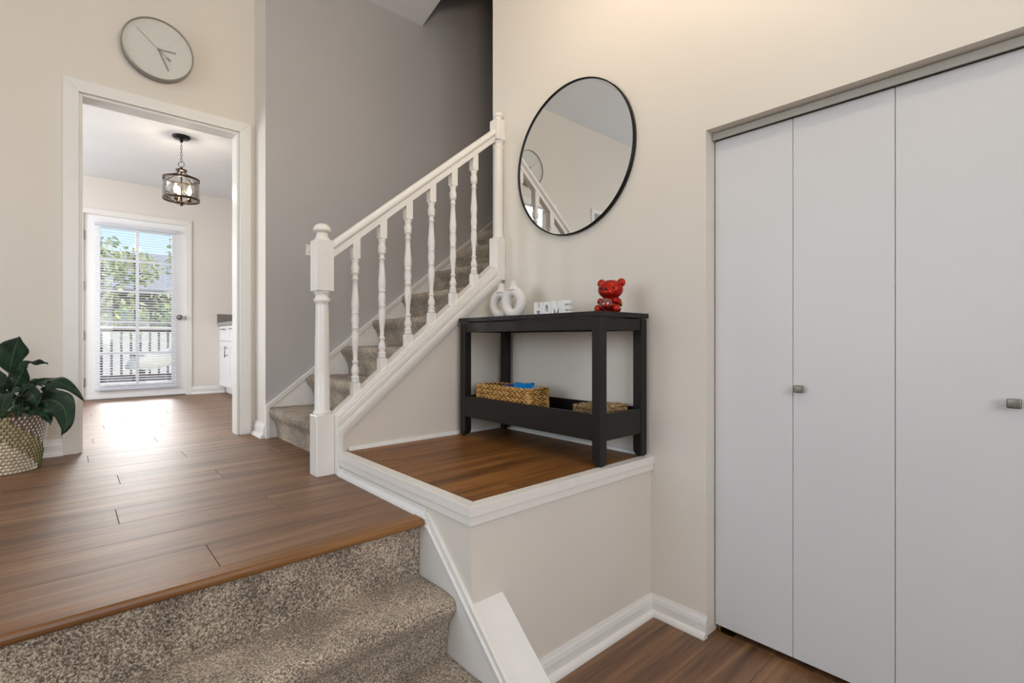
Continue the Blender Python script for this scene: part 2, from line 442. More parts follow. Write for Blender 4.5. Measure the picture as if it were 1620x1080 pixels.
# rows of .2 m; end joint positions as seen on the floor, front row first
def plank_rows(base, rows, y0, w, ztop, mat, length=1.22, seed=1):
    rnd = random.Random(seed)
    for k, (e, xa0, xb0) in enumerate(rows):
        y = y0+k*w; e = rnd.uniform(0, length) if e is None else e
        x = xa0-((xa0-e) % length)
        while x < xb0-.01:
            xa, xb = max(x, xa0), min(x+length, xb0)
            if xb-xa > .02: obj('plank', box(bm_new(), xa+.0007, xb-.0007, y+.0005, y+w-.0005, ztop-.012, ztop, bev=.0009), mat, base)
            x += length
ENDS = [.322, .95, .605, .135, 1.0, .54, .176, .90, .486, .083, .75, .423, .121, .96, .524, .20, .831, .361, .66, .15, .45, .88, .3, .6, .05, .8]
plank_rows(f0, [(e, -2.4 if k < 11 else -1.55, (1.06 if 3 < k < 9 else XG) if k < 11 else 1.97) for k, e in enumerate(ENDS)], 1.587, .2005, ZU, 'floor_wood')
obj('plank', box(bm_new(), XG, 1.06, 3.3925, YG-.013, ZU-.012, ZU, bev=.0009), 'floor_wood', f0)
f1 = struct('floor', boxes((-1.2, XR+.75, YF, 1.62, -.15, -.0125)), 'joint', 'brown plank floor of the lower entry', 'floor')
plank_floor(f1, 1.0, XR+.7, -.6, YE, 0, 'floor_wood', .2, 1.22, 21, yoff=.03, ends=[.85]*12)
plank_floor(f1, -1.2, 1.0, YF, YE-.2, 0, 'floor_wood', .19, 1.22, 22)
f2 = struct('floor', boxes((XP+.02, XR, YE+.02, YP, ZW-.02, ZW-.0125)), 'joint', 'brown plank floor on top of the small platform', 'floor')
plank_floor(f2, XP+.022, XR, YE+.022, YP, ZW, 'platform_wood', .2, 1.22, 31, yoff=.07, ends=[1.21, .72, 1.60, 1.1, 1.75, .9])

# oak nosing of the upper floor
bm = prism(bm_new(), [(1.5865, ZU-.012), (1.5865, ZU+.003), (1.531, ZU+.003), (1.524, ZU), (1.521, ZU-.008), (1.521, ZU-.016), (1.526, ZU-.023), (1.5865, ZU-.023)], 0, -1.2, .945)
struct('trim_1', bm, 'oak', 'honey oak nosing along the front edge of the upper floor', 'nosing', bevel=.002)

# ------------------------------------------------------------------ carpeted stairs
def carpet_step(name, prof, axis, w0, w1, parent, step=.011, amp=.0022, swap=False):
    """prof: list of (run, z) of the carpet surface, swept over the width"""
    pts = [Vector((p[0], p[1])) for p in prof]; res = []
    for a, b in zip(pts[:-1], pts[1:]):
        n = max(1, int((b-a).length/step))
        for k in range(n): res.append(a.lerp(b, k/n))
    res.append(pts[-1])
    nw = max(2, int((w1-w0)/step)); bm = bm_new(); rows = []
    for i, p in enumerate(res):
        t = (res[min(i+1, len(res)-1)]-res[max(i-1, 0)]).normalized(); nrm = Vector((-t.y, t.x))
        row = []
        for k in range(nw+1):
            w = w0+(w1-w0)*k/nw
            h = amp*(noise.noise(Vector((p.x*70, p.y*70, w*70)))+.8*noise.noise(Vector((p.x*160, p.y*160, w*160))))
            h += .004*noise.noise(Vector((p.x*9, p.y*9, w*7)))
            q = p+nrm*h
            row.append(bm.verts.new((q.x, w, q.y) if axis == 0 else (w, q.x, q.y)))
        rows.append(row)
    for i in range(len(rows)-1):
        for k in range(nw):
            f = bm.faces.new((rows[i][k], rows[i][k+1], rows[i+1][k+1], rows[i+1][k])); f.smooth = True
    # closed underside so that each step is solid
    zmin = min(p.y for p in res)-.03
    lo = [bm.verts.new((r_.co.x, r_.co.y, zmin)) for r_ in (rows[0][0], rows[0][-1], rows[-1][-1], rows[-1][0])]
    bm.faces.new((lo[0], lo[1], lo[2], lo[3]))
    bm.faces.new(rows[0]+[lo[1], lo[0]]); bm.faces.new(rows[-1][::-1]+[lo[3], lo[2]])
    bm.faces.new([r_[0] for r_ in rows][::-1]+[lo[0], lo[3]]); bm.faces.new([r_[-1] for r_ in rows]+[lo[2], lo[1]])
    bmesh.ops.recalc_face_normals(bm, faces=bm.faces[:])
    return obj(name, bm, 'carpet', parent)
def step_profile(x, z0, z1, run):
    """x: nosing front; riser bottom at z0, tread at z1"""
    return [(x+.058, z0), (x+.054, z0+.05), (x+.038, z1-.090), (x+.014, z1-.06), (x+.002, z1-.038), (x+.002, z1-.020), (x+.012, z1-.006), (x+.032, z1-.001), (x+.06, z1), (x+run+.06, z1)]
st = empty('carpeted_stairs', (.97, 2.9, ZU), 'grey carpeted stairs climbing beside the grey wall', 'stairs')
for i in range(13):
    z0 = ZU+.19*0+.197*i; x = .968+.2405*i
    carpet_step('step', step_profile(x, z0, z0+.197, .2405), 0, YP+.094, YG-.0125, st, .012)
sf = empty('entry_stairs', (0, 1.3, 0), 'grey-brown carpeted steps in the foreground below the oak edge', 'stairs')
carpet_step('step', [(1.556, .39), (1.556, ZU-.026)], 1, -1.2, XP-.016, sf, .009)
carpet_step('step', step_profile(1.326, .192, .397, .230), 1, -1.2, XP-.016, sf, .009)
carpet_step('step', step_profile(1.09, .01, .192, .24), 1, -1.2, XP-.016, sf, .009)

# ------------------------------------------------------------------ stringer, skirts, trims
# stringer casing with steps in its profile (front face at YP-.03)
def sloped(bm, x0, x1, zlow0, zhigh0, y0, y1, plumb=True):
    d = SL*(x1-x0)
    return prism(bm, [(x0, zlow0), (x1, zlow0+d), (x1, zhigh0+d), (x0, zhigh0)], 1, y0, y1)
s0 = .872
bm = bm_new()
def stringer(lo, hi, xo, y0, y1):
    d = SL*(XR-.945)
    prism(bm, [(.945, ZU), (xo, ZU), (xo, s0+lo+SL*(xo-.945)), (XR, s0+lo+d), (XR, s0+hi+d), (.945, s0+hi)], 1, y0, y1)
stringer(-.118, 0, .978, YP-.018, YP+.093)
stringer(-.100, -.048, .972, YP-.030, YP-.018)
stringer(-.084, -.060, .966, YP-.034, YP-.030)
sloped(bm, .945, XR, s0-.045, s0-.018, YP-.024, YP-.018)
sloped(bm, .945, XR, s0, s0+.012, YP+.004, YP+.070)
struct('trim_2', bm, 'rail_white', 'white stepped stringer moulding below the balusters', 'trim', bevel=.0025)
# skirt board on the grey wall
bm = bm_new(); k0 = .815; ks = .785
def sk(zl, zh, y0, y1, x0=XG, x1=3.9):
    prism(bm, [(x0, max(ZU, zl+ks*(x0-XG))), (x1, zl+ks*(x1-XG)), (x1, zh+ks*(x1-XG)), (x0, zh+ks*(x0-XG))], 1, y0, y1)
prism(bm, [(XG+.0, ZU), (1.2, ZU), (3.9, ZU+2.1), (3.9, k0+ks*(3.9-XG)), (XG, k0)], 1, YG-.012, YG)
sk(k0-.035, k0, YG-.022, YG-.012); sk(k0-.012, k0+.004, YG-.026, YG-.012)
box(bm, XG-.004, XG+.02, YG-.026, YG, ZU, k0)
struct('trim_3', bm, 'trim_white', 'white skirt board following the stairs along the grey wall', 'trim', bevel=.002)
# platform rim: two stacked boards per side
bm = bm_new()
prism(bm, [(XP-.018, YE-.018), (XP+.026, YE+.026), (XP+.026, YP), (XP-.018, YP-.036)], 2, ZW-.028, ZW+.006)
prism(bm, [(XP-.012, YE-.012), (XP, YE), (XP, YP-.03), (XP-.012, YP-.03)], 2, ZW-.058, ZW-.0285)
struct('trim_4', bm, 'rail_white', 'white edge board on the left side of the platform', 'trim', bevel=.0015)
bm = bm_new()
prism(bm, [(XP-.018, YE-.018), (XR, YE-.018), (XR, YE+.026), (XP+.026, YE+.026)], 2, ZW-.028, ZW+.006)
prism(bm, [(XP-.012, YE-.012), (XR, YE-.012), (XR, YE), (XP, YE)], 2, ZW-.058, ZW-.0285)
struct('trim_5', bm, 'rail_white', 'white edge board along the front of the platform', 'trim', bevel=.0015)
# quarter rounds on the platform
def qround(r, n=5): return [(r*math.cos(math.pi/2*k/n), r*math.sin(math.pi/2*k/n)) for k in range(n+1)]
bm = prism(bm_new(), [(YP, ZW)]+[(YP-a, ZW+b) for a, b in qround(.018)], 0, XP+.045, XR-.016)
struct('baseboard_stringer', bm, 'trim_white', 'white quarter round at the back of the platform floor', 'baseboard')
bm = prism(bm_new(), [(XR, ZW)]+[(XR-a, ZW+b) for a, b in qround(.018)], 1, YE+.03, YP)
struct('baseboard_mirror', bm, 'trim_white', 'white quarter round behind the black table legs', 'baseboard')
# baseboards
def base_prof(h=.09, t=.014): return [(0, 0), (t, 0), (t, h*.62), (t*.75, h*.8), (t*.45, h*.9), (t*.3, h), (0, h)]
def shoe(r=.02, n=5, o=.0): return [(o, 0)]+[(o+r*math.cos(math.pi/2*k/n), .024*math.sin(math.pi/2*k/n)) for k in range(n+1)]
def bb(name, kind, c, a, b, z, sgn, label, h=.09, with_shoe=True):
    """kind 'x': runs along x at y=c, projecting to sgn"""
    bm = bm_new(); ax = 0 if kind == 'x' else 1
    prism(bm, [(c+sgn*p[0], z+p[1]) for p in base_prof(h)], ax, a, b)
    if with_shoe: prism(bm, [(c+sgn*(.012+p[0]), z+p[1]) for p in shoe()], ax, a, b)
    return struct(name, bm, 'trim_white', label, 'baseboard')
bb('baseboard_entry', 'x', YE, 1.09, XR, 0, -1, 'white baseboard under the low platform wall')
bb('baseboard_closet', 'y', XR, 1.0, YE, 0, -1, 'short white baseboard beside the closet doors')
bb('baseboard_left', 'x', YC, XL, -.016, ZU, -1, 'white baseboard behind the potted plant')
bb('baseboard_return', 'y', XG, YG+.0, YC-.03, ZU, -1, 'short white baseboard at the foot of the stair wall')
bb('baseboard_kitchen', 'x', YK, 1.083, 1.42, ZU, -1, 'white baseboard beside the kitchen door')
# baseboard on the platform side, running down to the oak nosing
bm = bm_new()
prism(bm, [(XP-p[0], ZU+p[1]) for p in shoe(.018)], 1, 1.525, YP-.03)
prism(bm, [(XP, ZU), (XP-.006, ZU), (XP-.006, ZU+.038), (XP, ZU+.040)], 1, 1.525, YP-.03)
struct('baseboard_platform', bm, 'trim_white', 'white base moulding along the left side of the platform', 'baseboard')
# skirt and sloping trim beside the foreground steps
fs = .86
def zt(y): return ZU+.008-fs*(1.525-y)
bm = prism(bm_new(), [(1.62, .0), (1.62, ZU-.02), (1.525, ZU-.02), (1.525, zt(1.525)), (.84, zt(.84)), (.84, 0)], 0, XP-.014, XP)
struct('trim_6', bm, 'trim_white', 'white skirt board beside the carpeted entry steps', 'trim')
bm = prism(bm_new(), [(1.53, ZU-.01), (1.53, ZU+.026), (1.508, ZU+.020), (.84, zt(.84)+.013), (.84, zt(.84)-.001), (1.500, ZU-.014)], 0, XP-.012, XP+.001)
prism(bm, [(1.535, ZU-.024), (1.518, ZU-.024), (1.498, ZU-.030), (.84, zt(.84)-.016), (.84, zt(.84)-.003), (1.505, ZU-.014)], 0, XP-.020, XP-.010)
struct('trim_7', bm, 'rail_white', 'white sloping moulding following the entry steps down', 'trim', bevel=.002)
# knee wall with sloping cap
cz = lambda y: .395-fs*(YE-y)
bm = prism(bm_new(), [(YE, 0), (YE, cz(YE)-.02), (.83, cz(.83)-.02), (.83, 0)], 0, XP, 1.07)
struct('wall_knee', bm, 'wall_cream', 'low sloping wall beside the entry steps', 'wall')
bm = prism(bm_new(), [(YE, cz(YE)-.018), (YE, cz(YE)), (.80, cz(.80)), (.80, cz(.80)-.018)], 0, XP-.012, 1.092)
struct('trim_8', bm, 'trim_white', 'wide white sloping cap board at the corner below the platform', 'trim', bevel=.002)

# ------------------------------------------------------------------ kitchen doorway casing
def casing(name, x0, x1, z0, ztop, y, w, label, t=.018, depth=0):
    bm = bm_new()
    prism(bm, [(x0-w, z0), (x0, z0), (x0, ztop), (x0-w, ztop+w)], 1, y-t, y)
    prism(bm, [(x1, z0), (x1+w, z0), (x1+w, ztop+w), (x1, ztop)], 1, y-t, y)
    prism(bm, [(x0, ztop), (x1, ztop), (x1+w, ztop+w), (x0-w, ztop+w)], 1, y-t, y)
    if depth:
        box(bm, x0-.001, x0+.016, y, y+depth, z0, ztop); box(bm, x1-.016, x1+.001, y, y+depth, z0, ztop); box(bm, x0+.016, x1-.016, y, y+depth, ztop-.016, ztop+.001)
        for (a, b) in ((x0-w, x0), (x1, x1+w)): box(bm, a, b, y+depth, y+depth+t, z0, ztop+w)
        box(bm, x0, x1, y+depth, y+depth+t, ztop, ztop+w)
    return struct(name, bm, 'trim_white', label, 'casing', bevel=.002)
casing('trim_9', .05, .862, ZU, 2.63, YC, .068, 'white casing around the open kitchen doorway', depth=.12)

# ------------------------------------------------------------------ kitchen back door with panes and blind
casing('trim_10', .128, 1.026, ZU, 2.558, YK, .058, 'white casing around the glazed kitchen door', t=.014)
DX0, DX1, DZ0, DZ1 = .132, 1.021, ZU+.012, 2.552
GX0, GX1, GZ0, GZ1 = .262, .892, .765, 2.43
yd0, yd1 = YK+.006, YK+.046
door = empty('door_1', (.576, YK+.03, DZ0), 'white kitchen door with ten glass panes behind a blind', 'door'); door['kind'] = 'structure'
bm = boxes((DX0, GX0, yd0, yd1, DZ0, DZ1), (GX1, DX1, yd0, yd1, DZ0, DZ1), (GX0, GX1, yd0, yd1, DZ0, GZ0), (GX0, GX1, yd0, yd1, GZ1, DZ1))
obj('door_leaf', bm, 'door_white', door, bevel=.002)
xs = (GX0, .578, GX1); zs = [GZ0+(GZ1-GZ0)*k/5 for k in range(6)]
obj('muntin', boxes((xs[1]-.014, xs[1]+.014, yd0+.006, yd1-.006, GZ0, GZ1)), 'door_white', door)
for k in range(1, 5): obj('muntin', boxes((GX0, GX1, yd0+.008, yd1-.008, zs[k]-.012, zs[k]+.012)), 'door_white', door)
for i in range(2):
    for k in range(5):
        obj('pane', boxes((xs[i]+(.014 if i else 0), xs[i+1]-(0 if i else .014), yd0+.018, yd0+.022, zs[k]+(.012 if k else 0), zs[k+1]-(.012 if k < 4 else 0))), 'window_glass', door)
for z in (.79, 1.28, 1.80, 2.33):
    bm = bm_new(); lathe(bm, [(.006, z-.05), (.006, z+.05)], (DX0-.004, YK-.006, 0), 8); box(bm, DX0-.002, DX0+.012, YK+.002, YK+.007, z-.045, z+.045)
    obj('hinge', bm, 'dark_steel', door)
bm = lathe(bm_new(), [(.030, 0), (.030, -.006), (.012, -.010), (.011, -.028), (.020, -.034), (.027, -.044), (.027, -.054), (.020, -.062), (0, -.064)], (.966, yd0, 1.495), 20, axis=1)
obj('door_knob', bm, 'pewter', door)
obj('latch_plate', boxes((DX1, DX1+.004, YK-.004, YK+.01, 1.47, 1.52)), 'pewter', door)
obj('sweep', boxes((DX0, DX1, yd0-.006, yd0, DZ0, DZ0+.035)), 'door_white', door)
struct('trim_11', boxes((.10, 1.05, YK-.004, YK+.15, ZU-.018, ZU+.010)), 'dark_steel', 'metal threshold under the kitchen door', 'threshold')
struct('trim_13', boxes((.10, .1315, YK, YK+.15, ZU, 2.585), (1.0215, 1.05, YK, YK+.15, ZU, 2.585), (.1315, 1.0215, YK, YK+.15, 2.553, 2.585), (.1315, .145, yd1+.001, YK+.15, ZU, 2.553), (1.008, 1.0215, yd1+.001, YK+.15, ZU, 2.553), (.145, 1.008, yd1+.001, YK+.15, 2.54, 2.553)), 'trim_white', 'white jamb lining the kitchen door opening', 'jamb')
# blind
bl = empty('window_blind', (.574, YK-.03, .70), 'white horizontal slat blind hanging on the kitchen door', 'blind')
obj('headrail', boxes((.212, .936, YK-.040, YK-.012, 2.445, 2.475), bev=.003), 'slat_white', bl)
sx0, sx1 = .216, .932; NS = 64; tilt = math.radians(19)
bm = bm_new(); w = .0125
prof = [(-w, -.0012), (-w*.5, .0006), (0, .0012), (w*.5, .0006), (w, -.0012)]
vs = [[bm.verts.new((x, a*math.cos(tilt)-b*math.sin(tilt), a*math.sin(tilt)+b*math.cos(tilt))) for a, b in prof] for x in (sx0-.574, sx1-.574)]
for k in range(4): bm.faces.new((vs[0][k], vs[0][k+1], vs[1][k+1], vs[1][k]))
slat_me = bpy.data.meshes.new('slat'); bm.to_mesh(slat_me); bm.free(); slat_me.materials.append(M['slat_white'])
for k in range(NS):
    o = bpy.data.objects.new('slat', slat_me); C.objects.link(o); o.parent = bl
    o.location = (0, .004, (.728+(2.437-.728)*k/(NS-1))-.70)
obj('bottom_rail', boxes((.214, .934, YK-.038, YK-.014, .700, .718), bev=.003), 'slat_white', bl)
for x in (.32, .83): obj('cord', tube(bm_new(), [(x, YK-.0265, .71), (x, YK-.0265, 2.45)], .0012, 5), 'slat_white', bl)
# spring door stop on the floor by the casing
bm = tube(bm_new(), [(.118+.006*math.cos(a*.9), YK-.02-.004*a/3, ZU+.04+.006*math.sin(a*.9)) for a in range(0, 36)], .0016, 5)
tag(obj('door_stop', bm, 'dark_steel'), 'small metal spring door stop low beside the door hinges', 'door stop')

# ------------------------------------------------------------------ closet doors
DXC = XR+.073
ys = [1.004, .699, .385, .072, -.243]
def bifold(name, idx, knob_y, knob_panel, label):
    d = empty(name, (DXC+.015, ys[idx+1], .03), label, 'door'); d['kind'] = 'structure'
    for k in (idx, idx+1):
        p = obj('door_panel', boxes((DXC, DXC+.032, ys[k+1]+.0009, ys[k]-.0009, .030, 2.082), bev=.0015), 'closet_white', d)
        if k == knob_panel: kp = p
    bm = lathe(bm_new(), [(.010, 0), (.008, -.006), (.007, -.016)], (DXC, knob_y, 1.055), 16, axis=0)
    box(bm, DXC-.030, DXC-.014, knob_y-.016, knob_y+.016, 1.041, 1.069, bev=.005, seg=3)
    for f in bm.faces: f.smooth = True
    obj('knob', bm, 'pewter', kp)
bifold('door_2', 0, .672, 1, 'white flush bifold closet door nearest the mirror')
bifold('door_3', 2, .104, 2, 'white flush bifold closet door at the right edge')
bm = boxes((DXC-.018, DXC+.045, -.243, 1.005, 2.088, 2.112))
box(bm, DXC-.024, DXC-.018, -.243, 1.005, 2.080, 2.108)
struct('trim_12', bm, 'track_shaded', 'off-white door track under the closet opening head', 'track', bevel=.001)
bm = boxes((DXC+.004, DXC+.04, .93, 1.0, 0, .003)); box(bm, DXC+.012, DXC+.02, .985, .995, .003, .028)
tag(obj('pivot_bracket', bm, 'brass'), 'small brass pivot bracket under the closet door corner', 'bracket')

# ------------------------------------------------------------------ stair railing
rail = empty('stair_railing', (.902, 2.358, ZU), 'white turned wood stair railing with newel posts and balusters', 'railing')
NX, NY = .902, 2.358; h = .043
bm = box(bm_new(), NX-h, NX+h, NY-h, NY+h, ZU, .887, bev=.003)
lathe(bm, [(.0415, .884), (.0415, .897), (.038, .903), (.0345, .908), (.0338, 1.10), (.030, 1.400), (.030, 1.412), (.036, 1.418), (.0385, 1.426), (.036, 1.433), (.031, 1.437), (.0305, 1.450), (.036, 1.460), (.0385, 1.464), (.0385, 1.470)], (NX, NY, 0), 32)
hb = .041
box(bm, NX-hb, NX+hb, NY-hb, NY+hb, 1.468, 1.708, bev=.002)
# coved shoulder from the square to the round neck
nseg = 32; sqr = []
for k in range(nseg):
    a = 2*math.pi*k/nseg; ca, sa = math.cos(a), math.sin(a); m_ = max(abs(ca), abs(sa)); sqr.append((ca/m_, sa/m_, ca, sa))
rings = []
for t, z in ((0, 1.706), (.35, 1.709), (.62, 1.716), (.85, 1.726), (1, 1.740), (1, 1.746)):
    r_ = hb+(.025-hb)*t
    rings.append([bm.verts.new((NX+r_*((1-t)*q[0]+t*q[2]), NY+r_*((1-t)*q[1]+t*q[3]), z)) for q in sqr])
for a, b in zip(rings[:-1], rings[1:]):
    for k in range(nseg):
        f = bm.faces.new((a[k], a[(k+1) % nseg], b[(k+1) % nseg], b[k])); f.smooth = True
lathe(bm, [(.025, 1.744), (.031, 1.749), (.040, 1.752), (.0405, 1.757), (.038, 1.768), (.031, 1.779), (.019, 1.787), (.006, 1.790), (0, 1.7905)], (NX, NY, 0), 32)
obj('newel_post', bm, 'rail_white', rail)
TX, TY = 1.962, 2.318
bm = box(bm_new(), TX-.040, XR-.001, TY-.040, TY+.040, 1.60, 1.856, bev=.003)
lathe(bm, [(.036, 1.853), (.036, 1.864), (.031, 1.872), (.029, 1.89), (.0275, 2.39), (.0275, 2.400), (.033, 2.408), (.030, 2.416), (.0275, 2.42), (.0275, 2.432), (.034, 2.440), (.034, 2.448)], (TX, TY, 0), 28)
box(bm, TX-.038, XR-.001, TY-.038, TY+.038, 2.446, 2.572, bev=.003)
lathe(bm, [(.036, 2.570), (.024, 2.580), (.023, 2.590), (.032, 2.594), (.034, 2.600), (.030, 2.612), (.018, 2.620), (0, 2.623)], (TX, TY, 0), 28)
obj('newel_post', bm, 'rail_white', rail)
# handrail: profile in (y, z) swept along the slope
RY = 2.352; r0x, r0z = .937, 1.706
pr = [(-.020, -.082), (.020, -.082), (.020, -.056), (.016, -.050), (.022, -.044), (.030, -.034), (.031, -.020), (.025, -.008), (.014, -.001), (0, 0), (-.014, -.001), (-.025, -.008), (-.031, -.020), (-.030, -.034), (-.022, -.044), (-.016, -.050), (-.020, -.056)]
bm = bm_new(); ends = []
for x in (.942, TX-.036):
    ends.append([bm.verts.new((x, RY+p[0]-(RY-TY-.012)*((x-.942)/(TX-.978)), r0z+SL*(x-r0x)+p[1])) for p in pr])
n = len(pr)
for k in range(n):
    f = bm.faces.new((ends[0][k], ends[0][(k+1) % n], ends[1][(k+1) % n], ends[1][k])); f.smooth = True
bm.faces.new(ends[0][::-1]); bm.faces.new(ends[1]); bmesh.ops.recalc_face_normals(bm, faces=bm.faces[:])
hr = obj('handrail', bm, 'rail_white', rail)
m_ = hr.modifiers.new('es', 'EDGE_SPLIT'); m_.split_angle = math.radians(40)
# balusters
BP = [(265,24),(277,24),(285,21),(298,19),(312,24),(322,26),(335,25),(344,22),(349,24),(355,24),(360,18),(372,15),(382,15),(386,21),(392,21),(397,15),(440,16.5),(490,20),(530,23.5),(552,24),(575,22),(588,19),(590,22),(598,22),(602,19),(620,22),(640,23.5),(660,22),(680,18),(684,22),(692,22),(696,18),(720,21.5),(745,23),(770,22),(810,17.5),(850,13.5),(884,13),(888,19.5),(897,19.5),(902,14.5),(916,15),(930,20),(945,24),(958,23),(972,18),(978,18),(984,24),(992,24),(996,21),(1006,24),(1020,25)]
u = .000808
for i, X in enumerate((1.060, 1.203, 1.352, 1.497, 1.640, 1.788)):
    Y = 2.346-.010*i/5; a = .019
    zs_ = s0+.010+SL*(X-.945)               # stringer top
    zb = zs_+.052; ztop = r0z-.082+SL*(X-r0x); zt_ = zb+.611
    bm = prism(bm_new(), [(X-a, zs_-SL*a-.01), (X+a, zs_+SL*a-.01), (X+a, zb), (X-a, zb)], 1, Y-a, Y+a)
    prism(bm, [(X-a, zt_), (X+a, zt_), (X+a, ztop+SL*a+.004), (X-a, ztop-SL*a+.004)], 1, Y-a, Y+a)
    lathe(bm, [(w_*u*.98, zt_-(y_-265)/755*.611) for y_, w_ in BP], (X, Y, 0), 20)
    b_ = obj('baluster', bm, 'rail_white', rail)

# light switch on the grey wall
sw = empty('light_switch', (1.262, YG, 1.80), 'white wall switch plate half hidden behind the newel post', 'switch')
obj('plate', box(bm_new(), 1.212, 1.312, YG-.007, YG, 1.812, 1.890, bev=.003), 'plate_white', sw)
for x in (1.236, 1.286): obj('rocker', box(bm_new(), x-.012, x+.012, YG-.011, YG-.006, 1.832, 1.870, bev=.002), 'plate_white', sw)

# ------------------------------------------------------------------ round mirror
my, mz, mr = 1.744, 2.190, .399
mir = empty('round_mirror', (XR, my, mz-mr), 'large round mirror with a thin black metal frame', 'mirror')
bm = lathe(bm_new(), [(mr-.006, -.001), (mr, -.001), (mr, -.024), (mr-.006, -.024), (mr-.006, -.001)], (XR, my, mz), 96, axis=0)
bm2 = bm
obj('frame', bm, 'black_metal', mir)
obj('glass', lathe(bm_new(), [(0, -.017), (mr-.006, -.017), (mr-.006, -.008), (0, -.008)], (XR, my, mz), 96, axis=0, sharp=True), 'mirror_glass', mir)

# ------------------------------------------------------------------ wall clock
kx, kz, kr = .412, 2.992, .180
clk = empty('wall_clock', (kx, YC, kz-kr), 'round white wall clock with silver rim above the doorway', 'clock')
bm = lathe(bm_new(), [(kr-.006, -.002), (kr, -.002), (kr, -.056), (kr-.003, -.058), (kr-.006, -.056), (kr-.006, -.002)], (kx, YC, kz), 72, axis=1)
obj('rim', bm, 'clock_rim', clk)
obj('face', lathe(bm_new(), [(0, -.001), (kr-.005, -.001), (kr-.005, -.044), (0, -.044)], (kx, YC, kz), 72, axis=1, sharp=True), 'clock_face', clk)
def hand(name, ang, l0, l1, w, d, mat='hand_gray'):
    a = math.radians(ang); dx, dz = math.sin(a), math.cos(a); px, pz = dz, -dx
    pts = [(kx+dx*t+px*s, kz+dz*t+pz*s) for t, s in ((l0, -w), (l1, -w), (l1, w), (l0, w))]
    obj(name, prism(bm_new(), pts, 1, YC-d-.0012, YC-d), mat, clk)
hand('hour_hand', 85, -.004, .088, .0046, .0455)
hand('minute_hand', 156, -.004, .124, .0044, .0475)
hand('second_hand', 310, -.055, .14, .0011, .0495)
hand('second_counterweight', 130, .055, .078, .0055, .0495)
obj('hub', lathe(bm_new(), [(0, -.053), (.006, -.053), (.006, -.044), (0, -.044)], (kx, YC, kz), 16, axis=1), 'hand_gray', clk)

# air vent seen only in the mirror
v = empty('wall_vent', (-.9, YC, 2.35), 'white slatted air vent high on the wall beside the clock', 'vent')
bm = boxes((-1.2, -.62, YC-.012, YC, 2.72, 2.765), (-1.2, -.62, YC-.012, YC, 2.35, 2.395), (-1.2, -1.155, YC-.012, YC, 2.395, 2.72), (-.665, -.62, YC-.012, YC, 2.395, 2.72))
obj('frame', bm, 'plate_white', v, bevel=.002)
obj('backing', boxes((-1.155, -.665, YC-.002, YC, 2.395, 2.72)), 'wall_dark', v)
for k in range(16):
    z = 2.405+k*.0197
    obj('slat', prism(bm_new(), [(YC-.011, z), (YC-.003, z+.012), (YC-.003, z+.0135), (YC-.011, z+.0015)], 0, -1.155, -.665), 'plate_white', v)

# ------------------------------------------------------------------ console table
tx0, tx1, ty0, ty1 = 1.628, 1.966, 1.278, 2.252
tb = empty('console_table', ((tx0+tx1)/2, (ty0+ty1)/2, ZW), 'black-brown console table with open tray shelf on the platform', 'table')
obj('table_top', box(bm_new(), tx0-.006, tx1+.006, ty0-.006, ty1+.006, 1.336, 1.358, bev=.0025, seg=2), 'black_wood', tb)
L = .044
def leg(x0, y0, sx, sy):
    bm = bm_new(); x1, y1 = x0+L*sx, y0+L*sy
    # outline in y,z with rounded inner foot
    r_ = .03
    pts = [(y0, 1.332), (y1, 1.332)]+[(y1-sy*(r_-r_*math.cos(t)), ZW+.008+r_-r_*math.sin(t)) for t in [math.pi/2*k/5 for k in range(6)]]
    pts += [(y0+sy*(.006), ZW+.008), (y0, ZW+.014)]
    prism(bm, pts, 0, min(x0, x1), max(x0, x1))
    lg = obj('leg', bm, 'black_wood', tb, bevel=.002)
    obj('glide', lathe(bm_new(), [(.009, ZW), (.009, ZW+.008)], (x0+sx*.018, y0+sy*.012, 0), 10), 'rubber', lg)
for x, sx in ((tx0, 1), (tx1, -1)):
    for y, sy in ((ty0, 1), (ty1, -1)): leg(x, y, sx, sy)
ap = [(tx0+.004, tx0+.022, ty0+L, ty1-L), (tx1-.022, tx1-.004, ty0+L, ty1-L), (tx0+L, tx1-L, ty0+.004, ty0+.022), (tx0+L, tx1-L, ty1-.022, ty1-.004)]
for a in ap: obj('apron', box(bm_new(), *a, 1.280, 1.332, bev=.0015), 'black_wood', tb)
for k, a in enumerate([(tx0+.002, tx0+.018, ty0+L, ty1-L), (tx1-.018, tx1-.002, ty0+L, ty1-L), (tx0+L, tx1-L, ty0+.002, ty0+.018), (tx0+L, tx1-L, ty1-.018, ty1-.002)]):
    obj('tray_board', box(bm_new(), *a, .818, .930, bev=.0015), 'black_wood', tb)
obj('tray_bottom', boxes((tx0+.018, tx1-.018, ty0+.018, ty1-.018, .826, .838)), 'black_wood', tb)

